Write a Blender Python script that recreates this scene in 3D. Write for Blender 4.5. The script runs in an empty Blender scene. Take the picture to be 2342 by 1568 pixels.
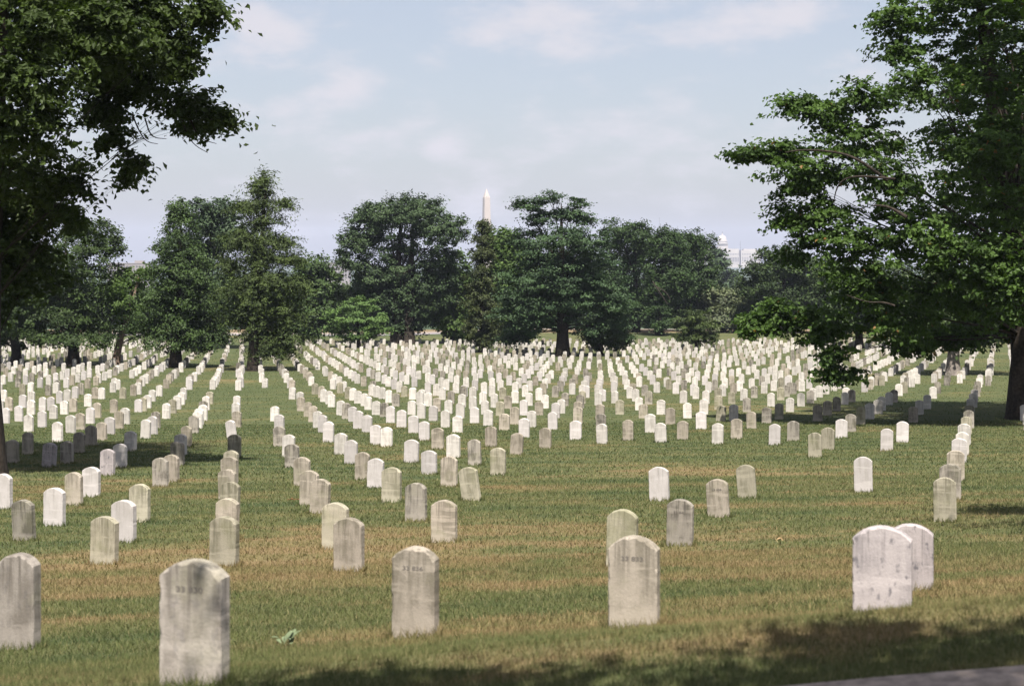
import bpy, math, random
import numpy as np
from mathutils import Vector, Matrix

R = math.radians
sc = bpy.context.scene
col = sc.collection
rng = np.random.default_rng(7)
random.seed(7)

# ------------------------------------------------------------------ camera, light, sky
F, CX, HY, PW, PH = 3650.0, 1171.0, 590.0, 2342.0, 1568.0     # focal length etc. in units of a 2342 px wide picture
cam = bpy.data.cameras.new('camera'); camo = bpy.data.objects.new('camera', cam); col.objects.link(camo)
cam.sensor_width = 36.0
cam.lens = 36.0 * F / PW
cam.shift_y = -(PH / 2 - HY) / PW
cam.clip_start = 0.1; cam.clip_end = 30000
camo.location = (0, 0, 0); camo.rotation_euler = (R(90), 0, 0)
cam.dof.use_dof = True; cam.dof.focus_distance = 48.0; cam.dof.aperture_fstop = 4.0
sc.camera = camo

SUN_EL, SUN_AZ = R(61), R(6)          # height; turned to the right of straight behind the camera
SD = Vector((math.cos(SUN_EL) * math.sin(SUN_AZ), -math.cos(SUN_EL) * math.cos(SUN_AZ), math.sin(SUN_EL)))
sun = bpy.data.lights.new('sun', 'SUN'); suno = bpy.data.objects.new('sun', sun); col.objects.link(suno)
sun.energy = 5.0; sun.angle = R(0.55); sun.color = (1.0, 0.935, 0.845)
suno.rotation_euler = SD.to_track_quat('Z', 'Y').to_euler()

world = bpy.data.worlds.new('World'); sc.world = world; world.use_nodes = True
wt = world.node_tree; wt.nodes.clear()
def wn(t, **k):
    n = wt.nodes.new(t)
    for a, b in k.items(): setattr(n, a, b)
    return n
def pix_dir(x, y):
    return Vector(((x - CX) / F, 1.0, (HY - y) / F)).normalized()
sky = wn('ShaderNodeTexSky', sky_type='NISHITA', sun_disc=False)
sky.sun_elevation = SUN_EL; sky.sun_rotation = math.pi - SUN_AZ
sky.altitude = 20; sky.air_density = 1.0; sky.dust_density = 2.2; sky.ozone_density = 1.3
bg = wn('ShaderNodeBackground'); bg.inputs['Strength'].default_value = 0.06
wt.links.new(sky.outputs[0], bg.inputs['Color'])
tc = wn('ShaderNodeTexCoord')
mp = wn('ShaderNodeMapping'); mp.inputs['Scale'].default_value = (1.0, 1.0, 2.4)
wt.links.new(tc.outputs['Generated'], mp.inputs['Vector'])
n1 = wn('ShaderNodeTexNoise'); n1.inputs['Scale'].default_value = 24.0; n1.inputs['Detail'].default_value = 9.0; n1.inputs['Roughness'].default_value = 0.58
n2 = wn('ShaderNodeTexNoise'); n2.inputs['Scale'].default_value = 5.0; n2.inputs['Detail'].default_value = 5.0
for n in (n1, n2): wt.links.new(mp.outputs[0], n.inputs['Vector'])
def wmath(op, a, b=None, c=None):
    n = wn('ShaderNodeMath', operation=op)
    for i, v in enumerate((a, b, c)):
        if v is None: continue
        if isinstance(v, (int, float)): n.inputs[i].default_value = v
        else: wt.links.new(v, n.inputs[i])
    return n.outputs[0]
def blob(x, y, wx, wy, amp):
    d = pix_dir(x, y)
    s = wn('ShaderNodeVectorMath', operation='SUBTRACT'); wt.links.new(tc.outputs['Generated'], s.inputs[0]); s.inputs[1].default_value = d
    m = wn('ShaderNodeVectorMath', operation='MULTIPLY'); wt.links.new(s.outputs[0], m.inputs[0]); m.inputs[1].default_value = (F / wx, 2.0, F / wy)
    l = wn('ShaderNodeVectorMath', operation='LENGTH'); wt.links.new(m.outputs[0], l.inputs[0])
    r = wn('ShaderNodeMapRange', interpolation_type='SMOOTHSTEP')
    wt.links.new(l.outputs['Value'], r.inputs['Value'])
    r.inputs['From Min'].default_value = 0.0; r.inputs['From Max'].default_value = 1.0
    r.inputs['To Min'].default_value = amp; r.inputs['To Max'].default_value = 0.0
    return r.outputs[0]
clouds = [(800, 205, 130, 80, .50), (690, 245, 160, 60, .32), (620, 80, 130, 90, .42), (560, 55, 120, 110, .36),
          (1250, 60, 330, 110, .46), (1120, 75, 120, 50, .25), (1720, 55, 300, 110, .48), (1830, 20, 140, 70, .3), (1010, 335, 90, 42, .42),
          (1180, 300, 420, 90, .16), (1560, 250, 220, 60, .2), (2060, 150, 200, 60, .32), (850, 330, 380, 70, .14)]
acc = None
for c in clouds:
    b = blob(*c)
    acc = b if acc is None else wmath('ADD', acc, b)
dens = wmath('ADD', wmath('MULTIPLY', wmath('SUBTRACT', n1.outputs['Fac'], .5), 1.5), wmath('MULTIPLY', wmath('SUBTRACT', n2.outputs['Fac'], .5), 0.9))
dens = wmath('ADD', dens, acc)
mr = wn('ShaderNodeMapRange', interpolation_type='SMOOTHSTEP'); wt.links.new(dens, mr.inputs['Value'])
mr.inputs['From Min'].default_value = -0.05; mr.inputs['From Max'].default_value = 0.62
mr.inputs['To Min'].default_value = 0.40; mr.inputs['To Max'].default_value = 0.95
bgc = wn('ShaderNodeBackground'); bgc.inputs['Color'].default_value = (0.775, 0.75, 0.80, 1); bgc.inputs['Strength'].default_value = 0.43
mix = wn('ShaderNodeMixShader'); wt.links.new(mr.outputs[0], mix.inputs[0]); wt.links.new(bg.outputs[0], mix.inputs[1]); wt.links.new(bgc.outputs[0], mix.inputs[2])
out = wn('ShaderNodeOutputWorld'); wt.links.new(mix.outputs[0], out.inputs['Surface'])
sc.view_settings.view_transform = 'Standard'; sc.view_settings.look = 'None'
sc.view_settings.exposure = 1.2; sc.view_settings.gamma = 1.0; sc.view_settings.use_curve_mapping = False
sc.render.engine = 'CYCLES'
sc.cycles.use_denoising = True
sc.cycles.max_bounces = 6; sc.cycles.transparent_max_bounces = 4; sc.cycles.volume_bounces = 0

# ------------------------------------------------------------------ helpers
def tag(o, label=None, cat=None, group=None, kind=None):
    if label: o['label'] = label
    if cat: o['category'] = cat
    if group: o['group'] = group
    if kind: o['kind'] = kind
    return o
def empty(name, loc):
    o = bpy.data.objects.new(name, None); o.empty_display_size = 0.3; o.location = loc; col.objects.link(o); return o
def mesh_np(name, V, faces_flat, loop_starts, mats=(), smooth=False, mat_idx=None, attr=None):
    me = bpy.data.meshes.new(name)
    V = np.asarray(V, np.float32); me.vertices.add(len(V)); me.vertices.foreach_set('co', V.ravel())
    ff = np.asarray(faces_flat, np.int32); ls = np.asarray(loop_starts, np.int32)
    me.loops.add(len(ff)); me.loops.foreach_set('vertex_index', ff)
    me.polygons.add(len(ls)); me.polygons.foreach_set('loop_start', ls)
    if mat_idx is not None: me.polygons.foreach_set('material_index', np.asarray(mat_idx, np.int32))
    me.polygons.foreach_set('use_smooth', np.full(len(ls), bool(smooth)))
    if attr:
        for k, v in attr.items():
            a = me.attributes.new(k, 'FLOAT', 'POINT'); a.data.foreach_set('value', np.asarray(v, np.float32))
    for m in mats: me.materials.append(m)
    me.update(calc_edges=True)
    return me
def link(name, me, parent=None, loc=None):
    o = bpy.data.objects.new(name, me); col.objects.link(o)
    if parent is not None: o.parent = parent
    if loc is not None: o.location = loc
    return o
class MB:
    """collects polygons into one mesh"""
    def __init__(s): s.v = []; s.f = []
    def add(s, verts, faces):
        b = len(s.v); s.v += [tuple(v) for v in verts]; s.f += [tuple(i + b for i in f) for f in faces]
    def box(s, c, d, M=None):
        x, y, z = c; a, b, e = d[0] / 2, d[1] / 2, d[2] / 2
        vs = [Vector((x + i * a, y + j * b, z + k * e)) for k in (-1, 1) for j in (-1, 1) for i in (-1, 1)]
        if M is not None: vs = [M @ v for v in vs]
        s.add(vs, [(0, 2, 3, 1), (4, 5, 7, 6), (0, 1, 5, 4), (2, 6, 7, 3), (0, 4, 6, 2), (1, 3, 7, 5)])
    def tube(s, pts, rad, n=7, cap=True):
        pts = [Vector(p) for p in pts]; rings = []
        b = len(s.v)
        for i, p in enumerate(pts):
            t = (pts[min(i + 1, len(pts) - 1)] - pts[max(i - 1, 0)]).normalized()
            a = t.cross(Vector((0.31, 0.95, 0.05))).normalized(); c = t.cross(a)
            for k in range(n):
                w = 2 * math.pi * k / n
                s.v.append(tuple(p + (a * math.cos(w) + c * math.sin(w)) * rad[i]))
        for i in range(len(pts) - 1):
            for k in range(n):
                s.f.append((b + i * n + k, b + i * n + (k + 1) % n, b + (i + 1) * n + (k + 1) % n, b + (i + 1) * n + k))
        if cap: s.f.append(tuple(b + (len(pts) - 1) * n + k for k in range(n)))
    def lathe(s, c, prof, n=24, sx=1, sy=1):
        b = len(s.v)
        for r, z in prof:
            for k in range(n):
                w = 2 * math.pi * (k + .5) / n
                s.v.append((c[0] + r * sx * math.cos(w), c[1] + r * sy * math.sin(w), c[2] + z))
        for i in range(len(prof) - 1):
            for k in range(n):
                s.f.append((b + i * n + k, b + i * n + (k + 1) % n, b + (i + 1) * n + (k + 1) % n, b + (i + 1) * n + k))
        s.f.append(tuple(b + (len(prof) - 1) * n + k for k in range(n)))
    def mesh(s, name, m, smooth=False):
        me = bpy.data.meshes.new(name); me.from_pydata(s.v, [], s.f)
        if m: me.materials.append(m)
        if smooth: me.polygons.foreach_set('use_smooth', np.ones(len(me.polygons), bool))
        me.update(); return me
    def build(s, name, m, parent=None, smooth=False): return link(name, s.mesh(name, m, smooth), parent)

# ------------------------------------------------------------------ terrain
CO = np.array([-3.5569352622987345, -1.7300849424165168, -0.260697801147663, -0.24661680637977634, 0.07902709780453554, 0.5159420582557142, -0.21899370895342386])
def gz(X, Y):
    X = np.asarray(X, float); Y = np.asarray(Y, float)
    Yc = np.clip(Y, 8.0, 225.0); l = np.log(Yc / 20)
    t = np.clip(X / Yc, -.42, .42)
    z = CO[0] + CO[1] * l + CO[2] * l**2 + CO[3] * l**3 + CO[4] * l**4 + CO[5] * t + CO[6] * t * l
    z = z + np.where(Y < 8, (8 - np.maximum(Y, -2)) * .05, 0)
    far = np.clip((Y - 225) / 1100, 0, 1)
    return z - np.where(Y > 225, 34 * far * (2 - far), 0)
def gzf(x, y): return float(gz(x, y))
def ground_from_pix(x, y, lo=6.5, hi=400.0):
    """where the sight line through a picture point meets the lawn"""
    Ys = np.linspace(lo, hi, 4000); v = (HY - y) / F * Ys - gz((x - CX) / F * Ys, Ys)
    k = np.where((v[:-1] > 0) & (v[1:] <= 0))[0]
    Y = Ys[k[0]] if len(k) else Ys[np.argmin(np.abs(v))]
    return (x - CX) / F * Y, float(Y)

# ------------------------------------------------------------------ materials
def new_mat(name):
    m = bpy.data.materials.new(name); m.use_nodes = True; nt = m.node_tree; nt.nodes.clear()
    o = nt.nodes.new('ShaderNodeOutputMaterial'); return m, nt, o
class N:
    def __init__(s, nt): s.nt = nt
    def n(s, t, **k):
        x = s.nt.nodes.new(t)
        for a, b in k.items(): setattr(x, a, b)
        return x
    def set(s, sock, v):
        if isinstance(v, bpy.types.NodeSocket): s.nt.links.new(v, sock)
        else: sock.default_value = v
    def math(s, op, a, b=0.0, clamp=False):
        x = s.n('ShaderNodeMath', operation=op, use_clamp=clamp); s.set(x.inputs[0], a); s.set(x.inputs[1], b); return x.outputs[0]
    def noise(s, vec, scale, detail=4.0, rough=0.55, dim='3D'):
        x = s.n('ShaderNodeTexNoise'); s.set(x.inputs['Vector'], vec)
        x.inputs['Scale'].default_value = scale; x.inputs['Detail'].default_value = detail; x.inputs['Roughness'].default_value = rough
        return x.outputs['Fac']
    def mapv(s, vec, scale=(1, 1, 1), loc=(0, 0, 0), rot=(0, 0, 0)):
        x = s.n('ShaderNodeMapping'); s.set(x.inputs['Vector'], vec); x.inputs['Scale'].default_value = scale
        x.inputs['Location'].default_value = loc; x.inputs['Rotation'].default_value = rot; return x.outputs[0]
    def rng(s, v, a, b, c=0.0, d=1.0):
        x = s.n('ShaderNodeMapRange', interpolation_type='SMOOTHSTEP'); s.set(x.inputs['Value'], v)
        for k, q in zip(('From Min', 'From Max', 'To Min', 'To Max'), (a, b, c, d)): x.inputs[k].default_value = q
        return x.outputs[0]
    def mixc(s, fac, a, b, mode='MIX'):
        x = s.n('ShaderNodeMix', data_type='RGBA', blend_type=mode); s.set(x.inputs[0], fac)
        for sock, v in ((x.inputs[6], a), (x.inputs[7], b)):
            s.set(sock, v if isinstance(v, bpy.types.NodeSocket) else (*v, 1.0) if len(v) == 3 else v)
        return x.outputs[2]
def simple_mat(name, colr, rough=.8, noise=0.12, scale=6.0, spec=.2, bump=0.0):
    m, nt, o = new_mat(name); q = N(nt)
    p = q.n('ShaderNodeBsdfPrincipled'); p.inputs['Roughness'].default_value = rough; p.inputs['Specular IOR Level'].default_value = spec
    g = q.n('ShaderNodeTexCoord')
    nz = q.noise(g.outputs['Object'], scale, 6)
    c = q.mixc(q.rng(nz, .3, .7), tuple(v * (1 - noise) for v in colr), tuple(min(1, v * (1 + noise)) for v in colr))
    nt.links.new(c, p.inputs['Base Color'])
    if bump:
        b = q.n('ShaderNodeBump'); b.inputs['Strength'].default_value = bump; nt.links.new(nz, b.inputs['Height']); nt.links.new(b.outputs[0], p.inputs['Normal'])
    nt.links.new(p.outputs[0], o.inputs['Surface']); return m

def lawn_colour(q):
    """the same worn summer turf colour for the soil sheet and for the blades on it"""
    pos = q.n('ShaderNodeNewGeometry').outputs['Position']
    flat = q.mapv(pos, (1, 1, 0))
    streak = q.mapv(pos, (.42, 1.0, 0), rot=(0, 0, R(4)))
    big = q.noise(flat, .085, 3, .5)
    med = q.noise(streak, .62, 5, .6)
    fine = q.noise(streak, 3.4, 5, .65)
    grain = q.noise(flat, 26.0, 3, .7)
    green = q.mixc(q.rng(grain, .3, .7), (.041, .061, .025), (.088, .106, .054))
    olive = q.mixc(q.rng(grain, .3, .7), (.062, .076, .030), (.132, .132, .066))
    tan = q.mixc(q.rng(grain, .3, .7), (.132, .098, .050), (.26, .190, .108))
    sep = q.n('ShaderNodeSeparateXYZ'); q.set(sep.inputs[0], pos)
    # the near slope is dry, the hollow beyond is greener
    dry = q.rng(sep.outputs['Y'], 58.0, 12.0, 0.0, 1.0)
    dry = q.math('ADD', dry, q.rng(sep.outputs['X'], -2.0, 8.0, 0.0, .18))
    v = q.math('ADD', q.math('MULTIPLY', big, .75), q.math('ADD', q.math('MULTIPLY', med, .75), q.math('MULTIPLY', fine, .42)))
    v = q.math('ADD', v, q.math('MULTIPLY', dry, .15))
    dp = q.n('ShaderNodeVectorMath', operation='DISTANCE'); q.set(dp.inputs[0], q.mapv(pos, (.22, .30, 0))); dp.inputs[1].default_value = (-3.6 * .22, 18.5 * .30, 0)
    v = q.math('ADD', v, q.rng(dp.outputs['Value'], 1.2, .2, 0, .16))
    c = q.mixc(q.rng(v, .92, 1.08), green, olive)
    c = q.mixc(q.rng(v, 1.06, 1.22, 0, .9), c, tan)
    # mowing passes
    wv = q.n('ShaderNodeTexWave', wave_type='BANDS', bands_direction='Y'); q.set(wv.inputs['Vector'], q.mapv(pos, (1, 1, 0), rot=(0, 0, R(3))))
    wv.inputs['Scale'].default_value = .21; wv.inputs['Distortion'].default_value = 3.0; wv.inputs['Detail'].default_value = 2.0; wv.inputs['Detail Scale'].default_value = .5
    c = q.mixc(q.rng(wv.outputs['Fac'], .3, .75, 0.0, .7), c, q.mixc(.5, c, (.13, .135, .06)))
    # bare tan field beyond the lane
    fld = q.math('ADD', sep.outputs['Y'], q.math('MULTIPLY', q.math('SUBTRACT', med, .5), 18.0))
    c = q.mixc(q.rng(fld, 206.0, 216.0, 0, .9), c, (.20, .15, .095))
    c = q.mixc(q.rng(sep.outputs['Y'], 420.0, 600.0), c, (.045, .07, .03))
    return c, grain, fine

def mat_lawn():
    m, nt, o = new_mat('lawn_turf'); q = N(nt)
    c, grain, fine = lawn_colour(q)
    p = q.n('ShaderNodeBsdfPrincipled'); p.inputs['Roughness'].default_value = .95; p.inputs['Specular IOR Level'].default_value = .05
    nt.links.new(q.mixc(1.0, c, (.84, .84, .83), 'MULTIPLY'), p.inputs['Base Color'])  # sheet colour darkened to stand in for the grass shading itself
    b = q.n('ShaderNodeBump'); b.inputs['Strength'].default_value = .7; b.inputs['Distance'].default_value = .06
    nt.links.new(q.math('ADD', grain, fine), b.inputs['Height']); nt.links.new(b.outputs[0], p.inputs['Normal'])
    nt.links.new(p.outputs[0], o.inputs['Surface']); return m
def mat_blade():
    m, nt, o = new_mat('grass_blade'); q = N(nt)
    c, grain, fine = lawn_colour(q)
    g = q.n('ShaderNodeNewGeometry'); rnd = g.outputs['Random Per Island']
    c = q.mixc(q.rng(rnd, 0.0, .7), q.mixc(.5, c, (.04, .065, .016)), c)
    c = q.mixc(q.rng(rnd, .88, 1.0, 0, .55), c, (.27, .23, .125))
    c = q.mixc(1.0, c, (1.20, 1.19, 1.17), 'MULTIPLY')
    d = q.n('ShaderNodeBsdfDiffuse'); t = q.n('ShaderNodeBsdfTranslucent'); x = q.n('ShaderNodeMixShader'); x.inputs[0].default_value = .35
    nt.links.new(c, d.inputs['Color']); nt.links.new(c, t.inputs['Color'])
    nt.links.new(d.outputs[0], x.inputs[1]); nt.links.new(t.outputs[0], x.inputs[2]); nt.links.new(x.outputs[0], o.inputs['Surface']); return m

def mat_stone(name, base, stain, stain_amt, green_amt, speck=.1, foot=.5, dark_spots=0.0):
    m, nt, o = new_mat(name); q = N(nt)
    tcn = q.n('ShaderNodeTexCoord'); oi = q.n('ShaderNodeObjectInfo')
    off = q.n('ShaderNodeVectorMath', operation='SCALE'); off.inputs[0].default_value = (37.0, 19.0, 11.0); q.set(off.inputs['Scale'], oi.outputs['Random'])
    ad = q.n('ShaderNodeVectorMath', operation='ADD'); q.set(ad.inputs[0], tcn.outputs['Object']); q.set(ad.inputs[1], off.outputs[0])
    v = ad.outputs[0]
    streak = q.noise(q.mapv(v, (11, 11, 1.5)), 1.0, 6, .65)
    blotch = q.noise(v, 4.5, 5, .6)
    fine = q.noise(v, 55.0, 4, .7)
    spot = q.noise(q.mapv(v, (24, 24, 13)), 1.0, 3, .5)
    bands = q.noise(q.mapv(v, (1.6, 1.6, 13)), 1.0, 4, .55)
    f = q.math('ADD', q.math('MULTIPLY', streak, .62), q.math('MULTIPLY', blotch, .42))
    c = q.mixc(q.rng(f, .45, .62, 0, stain_amt), base, stain)
    c = q.mixc(q.rng(bands, .54, .66, 0, .6), c, tuple(min(1, b * 1.25) for b in base))
    c = q.mixc(q.rng(q.noise(v, 2.6, 4, .6), .48, .68, 0, green_amt), c, (.20, .205, .11))
    c = q.mixc(q.rng(fine, .3, .75, 0, speck), c, (.10, .095, .08))
    if dark_spots: c = q.mixc(q.rng(spot, .57, .70, 0, dark_spots), c, (.11, .105, .115))
    # the washed, unstained foot just over the turf
    sep = q.n('ShaderNodeSeparateXYZ'); q.set(sep.inputs[0], tcn.outputs['Object'])
    hz = q.math('ADD', sep.outputs['Z'], q.math('MULTIPLY', q.math('SUBTRACT', blotch, .5), .22))
    c = q.mixc(q.rng(hz, .15, .06, 0, foot), c, tuple(min(1, b * 1.1) for b in base))
    # rain drip stains running down from the head
    drip = q.noise(q.mapv(v, (26, 26, 1.1)), 1.0, 4, .6)
    c = q.mixc(q.math('MULTIPLY', q.rng(drip, .52, .66, 0, stain_amt * .8), q.rng(sep.outputs['Z'], .18, .52)), c, tuple(k_ * .62 for k_ in stain))
    tone = q.rng(oi.outputs['Random'], 0, 1, .80, 1.06)
    hv = q.n('ShaderNodeHueSaturation'); q.set(hv.inputs['Color'], c); q.set(hv.inputs['Value'], tone)
    p = q.n('ShaderNodeBsdfPrincipled'); p.inputs['Roughness'].default_value = .85; p.inputs['Specular IOR Level'].default_value = .15
    nt.links.new(hv.outputs[0], p.inputs['Base Color'])
    b = q.n('ShaderNodeBump'); b.inputs['Strength'].default_value = .35; b.inputs['Distance'].default_value = .01
    nt.links.new(q.math('ADD', fine, q.math('MULTIPLY', blotch, 1.5)), b.inputs['Height']); nt.links.new(b.outputs[0], p.inputs['Normal'])
    nt.links.new(p.outputs[0], o.inputs['Surface']); return m

def mat_leaf(name, colr, trans=.30, var=.35, dead=0.0):
    m, nt, o = new_mat(name); q = N(nt)
    g = q.n('ShaderNodeNewGeometry'); a = q.n('ShaderNodeAttribute', attribute_name='tint')
    dk = tuple(v * (1 - var) for v in colr); lt = (colr[0] * (1 + var * 1.5), colr[1] * (1 + var * 1.2), colr[2] * (1 + var * .6))
    c = q.mixc(a.outputs['Fac'], dk, lt)
    c = q.mixc(q.rng(g.outputs['Random Per Island'], 0, 1, 0, .45), c, q.mixc(.5, c, tuple(v * 1.5 for v in colr)))
    if dead: c = q.mixc(q.rng(g.outputs['Random Per Island'], 1 - dead, 1 - dead + .002), c, (.20, .11, .035))
    d = q.n('ShaderNodeBsdfPrincipled'); d.inputs['Roughness'].default_value = .55; d.inputs['Specular IOR Level'].default_value = .18
    t = q.n('ShaderNodeBsdfTranslucent'); x = q.n('ShaderNodeMixShader'); x.inputs[0].default_value = trans
    nt.links.new(c, d.inputs['Base Color']); nt.links.new(q.mixc(1.0, c, (1.1, 1.25, .6), 'MULTIPLY'), t.inputs['Color'])
    nt.links.new(d.outputs[0], x.inputs[1]); nt.links.new(t.outputs[0], x.inputs[2]); nt.links.new(x.outputs[0], o.inputs['Surface']); return m

M_lawn = mat_lawn(); M_blade = mat_blade()
M_white = mat_stone('white_marble', (.46, .43, .42), (.32, .30, .275), .5, .05, .06, .3)
M_warm = mat_stone('weathered_marble', (.345, .305, .255), (.18, .16, .125), .85, .30, .16, .7)
M_grey = mat_stone('grey_streaked_marble', (.285, .26, .225), (.11, .10, .085), .95, .25, .2, .9)
M_lich = mat_stone('lichen_marble', (.32, .295, .23), (.16, .15, .105), .8, .35, .18, .7)
M_vein = mat_stone('veined_marble', (.36, .325, .325), (.22, .20, .205), .85, .0, .1, .2, .85)
M_front = mat_stone('old_front_marble', (.31, .28, .25), (.17, .15, .13), .85, .25, .2, .6, .25)
M_clean = mat_stone('clean_cream_marble', (.54, .51, .475), (.31, .29, .26), .6, .06, .08, .3)  # newer, cleaner and paler marble, mostly for the farther stones
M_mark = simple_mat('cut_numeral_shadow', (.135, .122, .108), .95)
M_bark = simple_mat('bark_dark', (.034, .028, .023), .95, .4, 9, .1, .6)
M_bark2 = simple_mat('bark_brown', (.15, .11, .085), .95, .35, 6, .1, .6)
M_barkg = simple_mat('bark_grey', (.16, .14, .125), .95, .35, 6, .1, .6)
M_asph = simple_mat('worn_asphalt', (.065, .062, .06), .9, .25, 30, .15, .3)
M_conc = simple_mat('kerb_concrete', (.24, .20, .17), .92, .3, 14, .1, .5)
M_pale = simple_mat('pale_limestone', (.40, .345, .31), .85, .04, .02)
M_pale2 = simple_mat('white_painted_stone', (.40, .37, .35), .85, .04, .02)
M_dim = simple_mat('dark_window_glass', (.10, .10, .115), .4, .05, .2)  # dark glass tone of the far windows
M_office = simple_mat('hazy_office_wall', (.24, .215, .21), .85, .05, .02)
M_iron = simple_mat('dark_iron', (.10, .10, .11), .6, .1, .2)

# ------------------------------------------------------------------ ground sheet, road, kerb, lane
KP = np.array(ground_from_pix(1755, 1568, 3.0)); KD = np.array(ground_from_pix(2342, 1517, 3.0)) - KP; KD = KD / np.linalg.norm(KD)
KN = np.array([KD[1], -KD[0]])                      # towards the road
def kerb_bend(t): return -.010 * t * t                 # the kerb curves gently away
def road_side(X, Y):
    t = (X - KP[0]) * KD[0] + (Y - KP[1]) * KD[1]; s = (X - KP[0]) * KN[0] + (Y - KP[1]) * KN[1]
    return s - kerb_bend(t) * -1
ys = np.concatenate([np.arange(-40, 4, 4.), np.arange(4, 10, .2), np.arange(10, 60, .8), np.arange(60, 260, 4.), np.arange(260, 1500, 60.), np.geomspace(1500, 9000, 14)])
xs = np.concatenate([-np.geomspace(5200, 90, 22), np.arange(-84, -12, 4.), np.arange(-12, 12, .8), np.arange(12, 84.1, 4.), np.geomspace(90, 5200, 22)])
GX, GY = np.meshgrid(xs, ys); GZ = gz(GX, GY)
GZ = GZ + .035 * np.sin(GX * .33 + GY * .21) * np.clip(GY / 30, 0, 1) * (GY < 200) * 0
rs = (GX - KP[0]) * KN[0] + (GY - KP[1]) * KN[1]
GZ = np.where((rs > .10) & (GY < 10), GZ - .6, GZ)
nx, ny = len(xs), len(ys); V = np.stack([GX, GY, GZ], -1).reshape(-1, 3)
idx = (np.arange(ny - 1)[:, None] * nx + np.arange(nx - 1)[None]).ravel()
faces = np.stack([idx, idx + 1, idx + nx + 1, idx + nx], -1)
lawn = link('lawn', mesh_np('lawn', V, faces.ravel(), np.arange(len(faces)) * 4, [M_lawn], True)); tag(lawn, kind='structure')

# road and kerb at the lower right corner
kt = np.arange(-9, 22.1, .5)
kc = np.stack([KP + KD * t - KN * 0.0 * kerb_bend(t) for t in kt])
kz = gz(kc[:, 0], kc[:, 1]) + .005
rv, rf = [], []
for i, t in enumerate(kt):
    a = kc[i] + KN * .225
    rv += [(a[0], a[1], kz[i] - .16), (a[0] + KN[0] * 7, a[1] + KN[1] * 7, kz[i] - .05)]
    if i: b = 2 * i; rf.append((b - 2, b - 1, b + 1, b))
me = bpy.data.meshes.new('road'); me.from_pydata(rv, [], rf); me.materials.append(M_asph); tag(link('road', me), kind='structure')
kerb = empty('kerb', (KP[0], KP[1], gzf(*KP))); tag(kerb, 'low weathered concrete kerb edging the grass at the lower right corner', 'kerb', kind='structure')
seg = 6
for s0 in range(0, len(kt) - 1, seg):
    mb = MB(); prof = [(0.0, -.2), (0.0, .0), (.012, .012), (.20, .004), (.215, -.012), (.235, -.25)]
    s1 = min(s0 + seg, len(kt) - 1); rows = []
    for i in range(s0, s1 + 1):
        c = kc[i] + KD * (.006 if i == s0 else -.006 if i == s1 else 0)
        rows.append([(c[0] + KN[0] * p, c[1] + KN[1] * p, kz[i] + h + .003 * math.sin(i * 2.1)) for p, h in prof])
    vs = [v for r in rows for v in r]; n = len(prof); fs = []
    for i in range(len(rows) - 1):
        for k in range(n - 1): fs.append((i * n + k, i * n + k + 1, (i + 1) * n + k + 1, (i + 1) * n + k))
    fs += [tuple(range(n))[::-1], tuple((len(rows) - 1) * n + k for k in range(n))]
    mb.add(vs, fs); o = mb.build('kerb_stone', M_conc); o.parent = kerb; o.matrix_parent_inverse = Matrix.Translation(-Vector(kerb.location))

# lane crossing behind the graves
lp = [(-70, 205), (-40, 203), (-24, 201), (-15, 199), (-9, 206), (-3, 219), (6, 228), (30, 232), (80, 236)]
lx = np.linspace(-70, 80, 90); ly = np.interp(lx, [p[0] for p in lp], [p[1] for p in lp]); 
ly = np.convolve(np.pad(ly, 4, 'edge'), np.ones(9) / 9, 'valid')
rv = []; rf = []; kv = []; kf = []
for i in range(len(lx)):
    for dy in (-2.6, 2.6): rv.append((lx[i], ly[i] + dy, gzf(lx[i], ly[i] + dy) + .05))
    for dy, dz in ((2.6, .02), (2.6, .2), (3.1, .2), (3.1, .0)): kv.append((lx[i], ly[i] + dy, gzf(lx[i], ly[i] + dy) + dz))
    if i:
        b = 2 * i; rf.append((b - 2, b, b + 1, b - 1)); b = 4 * i
        for k in range(3): kf.append((b - 4 + k, b + k, b + k + 1, b - 3 + k))
me = bpy.data.meshes.new('lane'); me.from_pydata(rv, [], rf); me.materials.append(simple_mat('lane_asphalt', (.19, .18, .185), .9)); lane = link('lane', me); tag(lane, kind='structure')
me = bpy.data.meshes.new('lane_kerb'); me.from_pydata(kv, [], kf); me.materials.append(M_pale); tag(link('lane_kerb', me), kind='structure')

# ------------------------------------------------------------------ headstones
PHI = R(17.04); A = 1.524; OX, OY = -4.253, 8.181
def grid(i, j):
    c, s = math.cos(PHI), math.sin(PHI)
    return A * (OX + i * c + 2 * j * s), A * (OY - i * s + 2 * j * c)
def grid_row(x, y): return ((x / A - OX) * math.sin(PHI) + (y / A - OY) * math.cos(PHI)) / 2

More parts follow.
